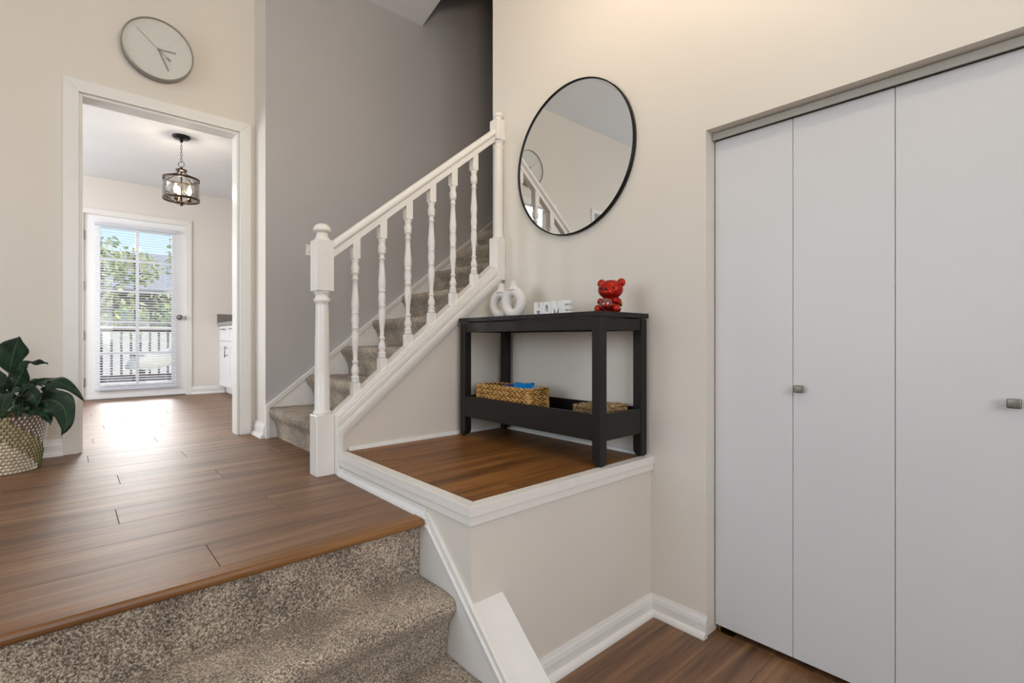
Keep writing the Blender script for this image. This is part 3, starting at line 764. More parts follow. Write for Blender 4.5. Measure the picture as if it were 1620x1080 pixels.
# ------------------------------------------------------------------ objects on the table
TZ = 1.358
def vase(px, py, rotz, sc, label):
    bm = bm_new(); seg = 16; n = 48; W, H = .050*sc, .060*sc; r_ = .0265*sc; cz_ = TZ+.0815*sc
    R = Matrix.Rotation(rotz, 3, 'Z')
    rings = []
    for k in range(n):
        a = 2*math.pi*k/n
        c = Vector((0, W*math.cos(a), H*math.sin(a)))
        nrm = Vector((0, math.cos(a)/W, math.sin(a)/H)).normalized()
        rings.append([c+(nrm*math.cos(t)*r_+Vector((1, 0, 0))*math.sin(t)*r_*1.05) for t in [2*math.pi*j/seg for j in range(seg)]])
    vr = [[bm.verts.new(R @ Vector((p.x, p.y, max(p.z, -H-r_*.82))) + Vector((px, py, cz_))) for p in q] for q in rings]
    for k in range(n):
        for j in range(seg):
            f = bm.faces.new((vr[k][j], vr[(k+1) % n][j], vr[(k+1) % n][(j+1) % seg], vr[k][(j+1) % seg])); f.smooth = True
    bmesh.ops.recalc_face_normals(bm, faces=bm.faces[:])
    t = cz_+H+r_
    lathe(bm, [(.036*sc, t-.020*sc), (.027*sc, t-.009*sc), (.021*sc, t-.001*sc), (.0180*sc, t+.008*sc), (.0175*sc, t+.026*sc), (.0185*sc, t+.031*sc), (.016*sc, t+.032*sc), (.014*sc, t+.028*sc), (.0135*sc, t), (0, t-.004*sc)], (px, py, 0), 20)
    return tag(obj('ring_vase', bm, 'ceramic'), label, 'vase', 'ring vases on the console table')
vase(1.800, 1.998, math.radians(14), 1.0, 'matt white ring vase standing in front, nearer the word sign')
vase(1.852, 2.160, math.radians(14), 1.0, 'matt white ring vase standing behind, partly hidden by the other vase')

# word sign: H O M E as block letters, reading along -y, facing -x
hs = empty('word_sign', (1.80, 1.71, TZ), 'white block letters spelling HOME on the console table', 'sign')
hx0, hx1 = 1.790, 1.815; lh = .072
def lp(y, pts): return [(y-a, TZ+b*lh) for a, b in pts]
def letter(pts, y): obj('letter', prism(bm_new(), lp(y, pts), 0, hx0, hx1), 'letter_white', hs, bevel=.0015)
y0_ = 1.832; lw_ = .058; t_ = .017
letter([(0, 0), (t_, 0), (t_, .38), (lw_-t_, .38), (lw_-t_, 0), (lw_, 0), (lw_, 1), (lw_-t_, 1), (lw_-t_, .62), (t_, .62), (t_, 1), (0, 1)], y0_)
bm = bm_new(); n = 28; ro = []
yc_, zc_ = y0_-.089, TZ+lh/2
for x in (hx0, hx1):
    ro.append([[bm.verts.new((x, yc_+a_*math.copysign(abs(math.cos(t))**e, math.cos(t)), zc_+b_*math.copysign(abs(math.sin(t))**e, math.sin(t)))) for t in [2*math.pi*k/n for k in range(n)]] for a_, b_, e in ((.030, lh/2, .8), (.012, lh/2-.016, .8))])
for k in range(n):
    k2 = (k+1) % n
    for q in (0, 1): bm.faces.new((ro[q][0][k], ro[q][0][k2], ro[q][1][k2], ro[q][1][k]))
    bm.faces.new((ro[0][0][k], ro[1][0][k], ro[1][0][k2], ro[0][0][k2])); bm.faces.new((ro[0][1][k], ro[0][1][k2], ro[1][1][k2], ro[1][1][k]))
bmesh.ops.recalc_face_normals(bm, faces=bm.faces[:]); obj('letter', bm, 'letter_white', hs, bevel=.0015, angle=50)
mw = .070
letter([(0, 0), (t_, 0), (t_, .58), (mw/2, .12), (mw-t_, .58), (mw-t_, 0), (mw, 0), (mw, 1), (mw-t_*1.05, 1), (mw/2, .48), (t_*1.05, 1), (0, 1)], y0_-.120)
ew = .052
letter([(0, 0), (ew, 0), (ew, .25), (t_*1.1, .25), (t_*1.1, .38), (ew*.9, .38), (ew*.9, .62), (t_*1.1, .62), (t_*1.1, .75), (ew, .75), (ew, 1), (0, 1)], y0_-.192)

# red bear figurine
BX, BY = 1.795, 1.352; fang = math.radians(180+17)   # facing direction in plan
RB = Matrix.Rotation(fang, 3, 'Z')                   # local +x = forward
br = empty('bear_figurine', (BX, BY, TZ), 'shiny metallic red bear figurine holding a clear glass ball', 'figurine')
def bp(x, y, z): return Vector((BX, BY, TZ))+RB @ Vector((x, y, z))
bm = bm_new()
parts = [((0, 0, .034), .037, (1, 1.08, 1.0)), ((0, 0, .103), .047, (.98, 1.20, .93)), ((.036, 0, .090), .0245, (.85, 1.12, .88)),
         ((-.010, .0455, .133), .0195, (.5, 1, 1)), ((-.010, -.0455, .133), .0195, (.5, 1, 1)),
         ((.016, .040, .050), .0155, (1.5, .9, 1.0)), ((.016, -.040, .050), .0155, (1.5, .9, 1.0)), ((.036, .034, .052), .012, (1, .9, 1)), ((.036, -.034, .052), .012, (1, .9, 1)),
         ((.026, .040, .014), .0160, (1.5, 1, .9)), ((.026, -.040, .014), .0160, (1.5, 1, .9)), ((.047, .042, .017), .015, (.8, 1, 1.15)), ((.047, -.042, .017), .015, (.8, 1, 1.15)),
         ((0, 0, .004), .032, (1.1, 1.25, .2))]
for c, r_, s_ in parts: ball(bm, bp(*c), r_, 3, s_, RB)
bo = obj('body', bm, 'bear_red', br)
rm = bo.modifiers.new('remesh', 'REMESH'); rm.mode = 'VOXEL'; rm.voxel_size = .0016; rm.use_smooth_shade = True
sm = bo.modifiers.new('smooth', 'SMOOTH'); sm.iterations = 6
for s_ in (1, -1):
    obj('ear_dish', ball(bm_new(), bp(-.002, s_*.0465, .133), .0122, 3, (.35, 1, 1), RB), 'bear_red', br)
    obj('eye', ball(bm_new(), bp(.0395, s_*.030, .1065), .0052, 2), 'black_gloss', br)
obj('nose', ball(bm_new(), bp(.0555, 0, .1010), .0064, 2, (.7, 1.15, .85), RB), 'black_gloss', br)
obj('mouth', tube(bm_new(), [bp(.0572-.0022*abs(t)**2, t*.0072, .0825+.0022*abs(t)**2) for t in [k/4 for k in range(-8, 9)]], .0008, 6), 'bear_red', br)
gb = obj('glass_ball', ball(bm_new(), bp(.052, 0, .0365), .0295, 4), 'globe_glass', br)
obj('rose', ball(bm_new(), bp(.052, 0, .030), .017, 3, (1, 1, .9)), 'bear_red', gb)
bm = lathe(bm_new(), [(.003, .0), (.003, -.012)], bp(-.03, .030, .040), 8, axis=1); ball(bm, bp(-.034, .036, .040), .010, 2, (.5, 1, 1.1))
obj('winding_key', bm, 'gold', br)

# ------------------------------------------------------------------ baskets in the tray
def braid_basket(name, x0, x1, y0, y1, z0, z1, rows, mat, label, pitch=.021, lid=False):
    b = empty(name, ((x0+x1)/2, (y0+y1)/2, z0), label, 'basket', 'woven baskets in the table tray')
    c = .008; per = []
    cor = [(x0+c, y0), (x1-c, y0), (x1, y0+c), (x1, y1-c), (x1-c, y1), (x0+c, y1), (x0, y1-c), (x0, y0+c)]
    rnd = random.Random(7)
    hrow = (z1-z0)/rows
    for r_ in range(rows):
        bm = bm_new()
        for (ax, ay), (bx_, by_) in zip(cor, cor[1:]+cor[:1]):
            d = Vector((bx_-ax, by_-ay, 0)); ln = d.length; d.normalize(); nrm = Vector((d.y, -d.x, 0))
            n = max(1, round(ln/pitch))
            for k in range(n):
                for s_ in (1, -1):
                    p = Vector((ax, ay, 0))+d*((k+.5+.25*s_)*ln/n); p.z = z0+(r_+.5)*hrow+s_*hrow*.24
                    ang = -s_*math.radians(20+rnd.uniform(-6, 6))
                    e1 = d*math.cos(ang)+Vector((0, 0, 1))*math.sin(ang); e2 = nrm.cross(e1)
                    R = Matrix((e1, nrm, e2)).transposed()
                    ball(bm, p-nrm*.003+nrm*rnd.uniform(-.0012, .0012), 1, 2, (pitch*.62, .0085, hrow*.20*rnd.uniform(.85, 1.15)), R)
        obj('braid', bm, mat, b)
    obj('liner', boxes((x0+.004, x1-.004, y0+.004, y0+.009, z0, z1-.004), (x0+.004, x1-.004, y1-.009, y1-.004, z0, z1-.004), (x0+.004, x0+.009, y0+.009, y1-.009, z0, z1-.004), (x1-.009, x1-.004, y0+.009, y1-.009, z0, z1-.004), (x0+.009, x1-.009, y0+.009, y1-.009, z0, z0+.008)), 'basket_dark', b)
    if lid:
        bm = bm_new(); nr = 5
        for r_ in range(nr):
            ins = .006+r_*min(x1-x0, y1-y0)/2/nr
            pts = [(x0+ins, y0+ins), (x1-ins, y0+ins), (x1-ins, y1-ins), (x0+ins, y1-ins)]
            for (ax, ay), (bx_, by_) in zip(pts, pts[1:]+pts[:1]):
                d = Vector((bx_-ax, by_-ay, 0)); ln = d.length
                if ln < .01: continue
                d.normalize(); sd = Vector((d.y, -d.x, 0)); n = max(1, round(ln/pitch))
                for k in range(n):
                    for s_ in (1, -1):
                        a2 = s_*.5; e1 = d*math.cos(a2)+sd*math.sin(a2); up = Vector((0, 0, 1)); R = Matrix((e1, up, e1.cross(up))).transposed()
                        p = Vector((ax, ay, z1-.003+rnd.uniform(-.002, .004)))+d*((k+.5+.2*s_)*ln/n)+sd*s_*.004
                        ball(bm, p, 1, 1, (pitch*.6, .0055, .006), R)
        obj('lid', bm, mat, b)
    return b
braid_basket('braided_basket', 1.700, 1.848, 1.778, 2.200, .838, .997, 6, 'wicker', 'golden braided basket holding blue packets in the table tray', .033)
braid_basket('seagrass_box', 1.735, 1.925, 1.352, 1.520, .838, .942, 6, 'seagrass', 'small flat topped seagrass box behind the nearest table leg', .020, lid=True)
def packet(c, sx, sy, ang, tilt_, mat, label, seed):
    rnd = random.Random(seed); bm = bm_new(); n = 7; g = []
    R = Matrix.Rotation(ang, 3, 'Z') @ Matrix.Rotation(tilt_, 3, 'Y')
    for side in (1, -1):
        gg = []
        for i in range(n):
            row = []
            for j in range(n):
                a, b = i/(n-1)*2-1, j/(n-1)*2-1
                hgt = .014*(1-a*a)*(1-b*b)**.5*side+rnd.uniform(-.004, .004)*(0 if abs(a) == 1 or abs(b) == 1 else 1)
                row.append(bm.verts.new(Vector(c)+R @ Vector((a*sx/2, b*sy/2, hgt+.003*math.sin(a*5+b*4)))))
            gg.append(row)
        g.append(gg)
        for i in range(n-1):
            for j in range(n-1): bm.faces.new((gg[i][j], gg[i+1][j], gg[i+1][j+1], gg[i][j+1]))
    bmesh.ops.remove_doubles(bm, verts=bm.verts[:], dist=.0005); bmesh.ops.recalc_face_normals(bm, faces=bm.faces[:])
    tag(obj('packet', bm, mat), label, 'packet', 'packets in the braided basket')
packet((1.760, 1.885, .990), .085, .11, .5, -.55, 'bag_blue', 'bright blue crumpled packet sticking out of the braided basket', 1)
packet((1.775, 2.000, .982), .08, .11, .1, -.35, 'bag_purple', 'dull purple packet lying behind the blue one in the basket', 2)
packet((1.79, 1.845, .980), .07, .09, -.3, -.4, 'bag_silver', 'silver and white packet beside the blue one in the basket', 4)
packet((1.765, 2.085, .960), .08, .12, .9, -.1, 'bag_purple', 'purple packet low at the far end of the braided basket', 6)

# ------------------------------------------------------------------ planter and peace lily
PX, PY = -.2386, 3.460
pb = empty('woven_planter', (PX, PY, ZU), 'coiled basket planter with white and green stitching on the floor', 'planter')
PH = .272; rb, rt = .130, .168; NR = 17
def prad(v): return rb+(rt-rb)*v**.8
bmc = bm_new(); bmb = bm_new(); bw = bm_new(); bg = bm_new()
def zone(th, v):
    # diagonal bands wind around the basket: th grows to the right of the camera side
    s_ = v+th*.52
    s_ = (s_+.02) % 1.63
    return 0 if s_ < .62 else (1 if s_ < 1.05 else 2)
face_dir = math.atan2(-PY, -PX)
for r_ in range(NR):
    v_ = (r_+.5)/NR; z = ZU+PH*v_; R_ = prad(v_); n = 52
    hr_ = PH/NR*.56
    for k in range(n):
        a0 = 2*math.pi*k/n; a1 = 2*math.pi*(k+1)/n; am = (a0+a1)/2
        th = (am-face_dir+math.pi) % (2*math.pi)-math.pi
        zn = zone(th, v_)
        tgt = bmb if zn == 2 else bmc
        # coil segment: short prism of a rounded section
        sec = [(-.006, -hr_*.6), (.0, -hr_), (.0045, -hr_*.5), (.0055, 0), (.0045, hr_*.5), (.0, hr_), (-.006, hr_*.6)]
        A = [tgt.verts.new((PX+(R_+s[0])*math.cos(a0), PY+(R_+s[0])*math.sin(a0), z+s[1])) for s in sec]
        B = [tgt.verts.new((PX+(R_+s[0])*math.cos(a1), PY+(R_+s[0])*math.sin(a1), z+s[1])) for s in sec]
        for j in range(len(sec)-1):
            f = tgt.faces.new((A[j], B[j], B[j+1], A[j+1])); f.smooth = True
        # stitch
        sb_ = bg if zn == 1 else bw
        aa = am+(.5 if r_ % 2 else 0)*(2*math.pi/n)
        cn = Vector((math.cos(aa), math.sin(aa), 0)); tn = Vector((-math.sin(aa), math.cos(aa), 0))
        p = Vector((PX, PY, z))+cn*(R_+.0045)
        e1 = (Vector((0, 0, 1))+tn*.35).normalized(); e2 = cn.cross(e1)
        ball(sb_, p, 1, 1, (hr_*1.0, .0045, .0034), Matrix((e1, cn, e2)).transposed())
for b_ in (bmc, bmb): bmesh.ops.remove_doubles(b_, verts=b_.verts[:], dist=.0002)
for nm, b_ in (('coil_tan', bmc), ('coil_brown', bmb)):
    o = obj(nm, b_, nm, pb); o['kind'] = 'stuff'
o = obj('stitching_white', bw, 'stitch_white', pb); o['kind'] = 'stuff'
o = obj('stitching_green', bg, 'stitch_green', pb); o['kind'] = 'stuff'
obj('soil', lathe(bm_new(), [(0, ZU+.005), (rb-.01, ZU+.005), (rt-.012, ZU+PH-.035), (0, ZU+PH-.025)], (PX, PY, 0), 32), 'soil', pb)

pl = empty('peace_lily', (PX, PY, ZU+PH-.03), 'dark green broad leaved plant growing in the woven planter', 'plant')
cy_, sy_ = math.cos(YAW), math.sin(YAW)
def off(lat, dep, z):                       # lateral (picture right), depth (away), height above the floor
    return Vector((PX+cy_*lat+sy_*dep, PY-sy_*lat+cy_*dep, ZU+z))
def bez(p, t):
    p = [Vector(q) for q in p]
    while len(p) > 1: p = [a.lerp(b, t) for a, b in zip(p[:-1], p[1:])]
    return p[0]
def leaf(ctrl, width, nrm, fold=.25, wave=.010, seed=0, pk=.72):
    """ctrl: midrib control points (blade only); nrm: side hint = approximate upper-face normal"""
    rnd = random.Random(seed); n = 18; m = 8; bm = bm_new(); uvl = bm.loops.layers.uv.new('UVMap')
    ph = rnd.uniform(0, 6); g = []; uvs = {}
    N0 = Vector(nrm).normalized()
    for i in range(n+1):
        t = i/n; p = bez(ctrl, t); tg = (bez(ctrl, min(1, t+.02))-bez(ctrl, max(0, t-.02))).normalized()
        side = tg.cross(N0)
        side.normalize(); nn = side.cross(tg).normalized()
        w = width*(math.sin(math.pi*t**pk)**.8)*(1-.2*t) if 0 < t < 1 else 0
        w = max(w, .0008)
        row = []
        for j in range(m+1):
            s = j/m*2-1
            hgt = fold*abs(s)*w + wave*math.sin(t*13+ph+s*2.0)*abs(s)**1.5
            v = bm.verts.new(p+side*(s*w)+nn*hgt); row.append(v); uvs[v] = (j/m, t*4)
        g.append(row)
    for i in range(n):
        for j in range(m):
            f = bm.faces.new((g[i][j], g[i][j+1], g[i+1][j+1], g[i+1][j])); f.smooth = True
            for l in f.loops: l[uvl].uv = uvs[l.vert]
    o = obj('leaf', bm, 'leaf', pl)
    so = o.modifiers.new('solid', 'SOLIDIFY'); so.thickness = .0008
    return o
def stalk(p0, p1, p2, r=.0035):
    obj('stalk', tube(bm_new(), [bez((p0, p1, p2), k/8) for k in range(9)], [r*(1.15-.4*k/8) for k in range(9)], 6), 'stem_green', pl)
K = .00312    # metres per pixel at the planter
D0 = sy_*PX+cy_*PY; L0 = cy_*PX-sy_*PY
def at(px, py, dep): return off((px-810)/787*(D0+dep)-L0, dep, (HC-(py-537)/787*(D0+dep))-ZU)
toCam = Vector((-sy_, -cy_, 0))
crown = off(-.01, 0, .27)
# the leaves that can be told apart
def L_(pts, width, nrm, **k):
    c = [at(*p) for p in pts]; stalk(crown+Vector((0, 0, -.03)), (crown+c[0])/2+Vector((0, 0, .03)), c[0]); leaf(c, width, nrm, **k)
L_([(15, 592, .0), (17, 570, .01), (24, 548, .02), (31, 532, .03)], .072, toCam+Vector((.15, -.15, .2)), fold=.14, seed=1, pk=1.15)
L_([(30, 594, -.02), (40, 568, .0), (52, 573, .02), (76, 575, .03)], .024, toCam*.7+Vector((0, 0, 1)), seed=2, fold=.3)
L_([(44, 614, .0), (66, 600, -.02), (104, 594, -.05), (133, 635, -.06)], .034, toCam*.75+Vector((0, 0, .8)), seed=3, fold=.15, pk=.95)
L_([(58, 636, -.06), (86, 622, -.12), (122, 646, -.14), (97, 688, -.14)], .062, toCam*.9+Vector((.1, 0, .5)), seed=4, fold=.10, pk=.9)
L_([(26, 626, -.1), (12, 612, -.16), (2, 632, -.18), (4, 664, -.18)], .055, toCam+Vector((0, 0, .4)), seed=5, fold=.15, pk=.85)
L_([(38, 622, -.08), (50, 614, -.12), (60, 628, -.14), (56, 657, -.14)], .040, toCam+Vector((0, 0, .4)), seed=6)
L_([(50, 642, -.1), (64, 640, -.13), (76, 652, -.14), (80, 672, -.14)], .034, toCam+Vector((.2, 0, .4)), seed=7)
L_([(18, 622, -.03), (26, 604, -.05), (36, 592, -.05), (38, 577, -.04)], .046, toCam+Vector((.4, -.4, .3)), seed=8, pk=.9)
L_([(10, 624, -.04), (7, 605, -.06), (2, 590, -.06), (-8, 576, -.05)], .045, toCam+Vector((-.3, .3, .3)), seed=9)
L_([(34, 624, -.06), (42, 615, -.07), (48, 611, -.06), (54, 604, -.05)], .030, toCam+Vector((.2, 0, .5)), seed=10)
L_([(62, 630, -.02), (70, 622, -.05), (72, 616, -.05), (78, 602, -.04)], .016, toCam+Vector((.2, 0, .5)), seed=11)
L_([(28, 640, -.1), (36, 632, -.15), (30, 644, -.17), (26, 662, -.17)], .036, toCam+Vector((0, 0, .4)), seed=12)
L_([(22, 640, -.08), (40, 634, -.12), (52, 640, -.14), (46, 660, -.15)], .034, toCam+Vector((0, 0, .4)), seed=13)
L_([(20, 604, .02), (26, 598, .03), (32, 596, .04), (46, 608, .05)], .03, toCam+Vector((.1, 0, .7)), seed=14)
rnd = random.Random(4)
for k in range(16):
    a = rnd.uniform(0, 2*math.pi) if k < 8 else rnd.uniform(1.9, 4.6)
    d = Vector((math.cos(a), math.sin(a), 0)); ln = rnd.uniform(.12, .22); hgt = rnd.uniform(.02, .16)
    c0 = crown+d*.06+Vector((0, 0, hgt)); c = [c0, c0+d*ln*.35+Vector((0, 0, .05)), c0+d*ln*.7+Vector((0, 0, .03)), c0+d*ln+Vector((0, 0, -.06-.04*rnd.random()))]
    if max((q.y for q in c)) > YC-.07: 
        c = [Vector((q.x, min(q.y, YC-.08), q.z)) for q in c]
    stalk(crown+Vector((0, 0, -.03)), (crown+c0)/2+Vector((0, 0, .02)), c0, .003); leaf(c, rnd.uniform(.026, .042), Vector((0, 0, 1))+d*.3, seed=20+k)
bm = prism(bm_new(), [(-.007, 0), (.007, 0), (.011, .09), (.008, .15), (0, .165), (-.008, .15), (-.011, .09)], 1, -.0008, .0008)
Rt = Matrix.Rotation(-YAW, 3, 'Z') @ Matrix.Rotation(math.radians(14), 3, 'Y')
for v in bm.verts: v.co = off(-.035, -.05, .24)+Rt @ v.co
tag(obj('plant_tag', bm, 'tag_blue'), 'small blue plant tag stuck between the dark leaves', 'tag')

# ------------------------------------------------------------------ kitchen pendant lamp
LX, LY = .717, 4.972
pd = empty('pendant_lamp', (LX, LY, 2.36), 'bronze drum pendant lamp with clear glass shade and three candle bulbs', 'lamp')
obj('canopy', lathe(bm_new(), [(0, ZCK), (.066, ZCK), (.066, ZCK-.010), (.058, ZCK-.017), (.014, ZCK-.020), (.011, ZCK-.045), (.005, ZCK-.052), (0, ZCK-.052)], (LX, LY, 0), 36), 'black_metal', pd)
ztop_, zbot_ = 2.893, 2.735; nl = 6; ll = (ztop_-zbot_)/nl
for k in range(nl):
    zc = zbot_+ll*(k+.5); a = math.pi/2*(k % 2)
    pts = [(LX+.007*math.cos(t)*math.cos(a), LY+.007*math.cos(t)*math.sin(a), zc+.62*ll*math.sin(t)) for t in [2*math.pi*q/14 for q in range(14)]]
    obj('chain_link', tube(bm_new(), pts, .0018, 6, closed=True), 'bronze', pd)
obj('ring', tube(bm_new(), [(LX+cy_*.024*math.cos(t), LY-sy_*.024*math.cos(t), 2.712+.024*math.sin(t)) for t in [2*math.pi*q/28 for q in range(28)]], .0025, 6, closed=True), 'bronze', pd)
bm = lathe(bm_new(), [(0, 2.690), (.008, 2.690), (.010, 2.678), (.038, 2.668), (.042, 2.662), (.042, 2.656), (.012, 2.652), (.0, 2.650)], (LX, LY, 0), 28)
lathe(bm, [(.006, 2.652), (.006, 2.40)], (LX, LY, 0), 10)
cp = obj('cap', bm, 'bronze', pd)
for k in range(4):
    a = math.pi/4+k*math.pi/2
    obj('arm', tube(bm_new(), [(LX+.028*math.cos(a), LY+.028*math.sin(a), 2.656), (LX+.045*math.cos(a), LY+.045*math.sin(a), 2.625), (LX+.128*math.cos(a), LY+.128*math.sin(a), 2.590)], .004, 6), 'bronze', pd)
PR = .131
for z0_, z1_ in ((2.578, 2.594), (2.408, 2.424)):
    obj('band', lathe(bm_new(), [(PR-.004, z0_), (PR+.002, z0_), (PR+.002, z1_), (PR-.004, z1_), (PR-.004, z0_)], (LX, LY, 0), 48, sharp=False), 'bronze', pd)
obj('shade', lathe(bm_new(), [(PR-.007, 2.424), (PR-.007, 2.578), (PR-.010, 2.578), (PR-.010, 2.424), (PR-.007, 2.424)], (LX, LY, 0), 48), 'lamp_glass', pd)
for k in range(16):
    a = 2*math.pi*k/16; s_ = 1 if k % 2 else -1
    pts = [(LX+PR*math.cos(a+s_*.13*math.sin(q/16*2*math.pi)), LY+PR*math.sin(a+s_*.13*math.sin(q/16*2*math.pi)), 2.424+.154*q/16) for q in range(17)]
    obj('lattice_wire', tube(bm_new(), pts, .0011, 5), 'bronze', pd)
for k in range(4):
    a = k*math.pi/2+.4
    obj('lower_arm', tube(bm_new(), [(LX, LY, 2.385), (LX+.05*math.cos(a), LY+.05*math.sin(a), 2.388), (LX+.128*math.cos(a), LY+.128*math.sin(a), 2.412)], .004, 6), 'bronze', pd)
obj('finial', lathe(bm_new(), [(0, 2.362), (.010, 2.366), (.014, 2.374), (.010, 2.382), (.026, 2.388), (.024, 2.396), (.006, 2.402)], (LX, LY, 0), 20), 'bronze', pd)
for k in range(3):
    a = math.radians(100+120*k); x, y = LX+.058*math.cos(a), LY+.058*math.sin(a)
    obj('candle_socket', lathe(bm_new(), [(0, 2.398), (.010, 2.402), (.017, 2.412), (.011, 2.416), (.011, 2.455), (.0, 2.455)], (x, y, 0), 16), 'bronze', pd)
    obj('candle_arm', tube(bm_new(), [(LX, LY, 2.390), ((LX+x)/2, (LY+y)/2, 2.385), (x, y, 2.402)], .004, 6), 'bronze', pd)
    obj('bulb', lathe(bm_new(), [(0, 2.455), (.009, 2.457), (.012, 2.466), (.0165, 2.482), (.015, 2.498), (.009, 2.517), (.004, 2.533), (0, 2.541)], (x, y, 0), 20), 'bulb_glow', pd)
ld = bpy.data.lights.new('pendant_glow', 'POINT'); ld.energy = 6; ld.color = (1, .88, .74); ld.shadow_soft_size = .02
lo_ = bpy.data.objects.new('pendant_glow', ld); C.objects.link(lo_); lo_.location = (LX, LY, 2.55)

# entry ceiling lamp, above the frame; its warm light falls on the wall over the closet
EX, EY, EZ = .95, .95, 3.05
el = empty('ceiling_lamp', (EX, EY, EZ-.1), 'warm glowing glass bowl lamp hanging over the entry', 'lamp')
obj('canopy', lathe(bm_new(), [(0, 3.85), (.07, 3.85), (.065, 3.825), (.01, 3.82), (.008, EZ+.02), (0, EZ+.02)], (EX, EY, 0), 28), 'bronze', el)
obj('bowl', lathe(bm_new(), [(.0, EZ-.075), (.06, EZ-.07), (.12, EZ-.045), (.155, EZ), (.150, EZ), (.115, EZ-.038), (.055, EZ-.062), (0, EZ-.067)], (EX, EY, 0), 36), 'bowl_glow', el)
obj('spider', boxes((EX-.152, EX+.152, EY-.004, EY+.004, EZ-.002, EZ+.006), (EX-.004, EX+.004, EY-.152, EY+.152, EZ+.006, EZ+.014), (EX-.008, EX+.008, EY-.008, EY+.008, EZ, EZ+.03)), 'bronze', el)
ld = bpy.data.lights.new('entry_glow', 'POINT'); ld.energy = 42; ld.color = (1, .82, .60); ld.shadow_soft_size = .10
lo_ = bpy.data.objects.new('entry_glow', ld); C.objects.link(lo_); lo_.location = (EX, EY, EZ+.10)

# ------------------------------------------------------------------ kitchen cabinet
CX0, CX1, CY0, CY1 = 1.37, 1.995, 5.30, YK-.002
cb = empty('base_cabinet', ((CX0+CX1)/2, (CY0+CY1)/2, ZU), 'white shaker base cabinet in the kitchen beyond the doorway', 'cabinet')
obj('body', boxes((CX0+.02, CX1, CY0, CY1, ZU+.085, 1.405)), 'cabinet_white', cb)
obj('toe_kick', boxes((CX0+.07, CX1, CY0+.01, CY1, ZU, ZU+.085)), 'cabinet_white', cb)
def shaker(name, y0, y1, z0, z1, fr, parent):
    bm = boxes((CX0+.008, CX0+.02, y0+.001, y1-.001, z0, z1))
    for a in ((CX0, CX0+.008, y0+.001, y1-.001, z0, z0+fr), (CX0, CX0+.008, y0+.001, y1-.001, z1-fr, z1), (CX0, CX0+.008, y0+.001, y0+fr, z0+fr, z1-fr), (CX0, CX0+.008, y1-fr, y1-.001, z0+fr, z1-fr)): box(bm, *a)
    return obj(name, bm, 'cabinet_white', parent)
def pull(parent, y, z, vert):
    bm = bm_new(); x = CX0-.03; h_ = .065
    if vert:
        tube(bm, [(x, y, z-h_), (x, y, z+h_)], .006, 8)
        for s_ in (-1, 1): tube(bm, [(x, y, z+s_*.042), (CX0, y, z+s_*.042)], .0045, 8)
    else:
        tube(bm, [(x, y-h_, z), (x, y+h_, z)], .006, 8)
        for s_ in (-1, 1): tube(bm, [(x, y+s_*.042, z), (CX0, y+s_*.042, z)], .0045, 8)
    obj('handle', bm, 'steel', parent)
yb = [CY1, CY1-.46, CY1-.92, CY1-1.38]
for i in range(3):
    y1_, y0b = yb[i], yb[i+1]
    d = shaker('drawer', y0b, y1_, 1.225, 1.400, .035, cb); pull(d, (y0b+y1_)/2, 1.36, False)
    d = shaker('door', y0b, y1_, ZU+.09, 1.218, .06, cb); pull(d, y0b+.055, 1.10, True)
ct = empty('countertop', ((CX0+CX1)/2, (CY0+CY1)/2, 1.405), 'grey speckled countertop with short backsplash on the kitchen cabinet', 'countertop')
obj('slab', box(bm_new(), CX0-.025, CX1, CY0-.01, CY1, 1.405, 1.442, bev=.002), 'counter_gray', ct)
obj('backsplash', boxes((CX0-.025, CX1, CY1-.02, CY1, 1.442, 1.545)), 'granite', ct)

# ------------------------------------------------------------------ outside the kitchen door
gd = struct('ground', boxes((-25, 30, YK+.2, 60, -1.2, -1.0)), 'lawn', 'green lawn behind the house', 'ground')
dk = empty('deck', (.5, 8.6, .3), 'pale board deck outside the kitchen door', 'deck')
obj('deck_frame', boxes((-2.5, 4.0, YK+.16, 10.4, .38, .50)), 'deck_brown', dk)
for k in range(25):
    y = YK+.165+k*.141
    obj('board', boxes((-2.5, 4.0, y, y+.134, .50, .53)), 'deck_board', dk)
rl = empty('deck_railing', (.5, 10.3, .53), 'white deck railing of broad pickets with narrow dark gaps', 'railing')
for z0_, z1_ in ((.62, .70), (1.36, 1.42)): obj('rail', boxes((-2.5, 4.0, 10.27, 10.31, z0_, z1_)), 'deck_brown', rl)
obj('rail_cap', boxes((-2.5, 4.0, 10.20, 10.36, 1.42, 1.46)), 'fence_white', rl)
for k in range(52):
    x = -2.45+k*.125
    obj('picket', boxes((x, x+.092, 10.24, 10.27, .66, 1.37)), 'fence_white', rl)
for x in (-2.5, -.6, 1.3, 3.2): obj('post', boxes((x, x+.10, 10.27, 10.36, .53, 1.42)), 'deck_brown', rl)
pt = empty('patio_table', (1.15, 8.9, .53), 'patio table with brown legs under a pale canvas cover', 'table')
obj('table_top', box(bm_new(), .72, 1.62, 8.6, 9.2, .98, 1.02, bev=.005), 'deck_brown', pt)
for x in (.76, 1.20, 1.52):
    for y in (8.64, 9.11): obj('leg', boxes((x, x+.06, y, y+.06, .53, .98)), 'deck_brown', pt)
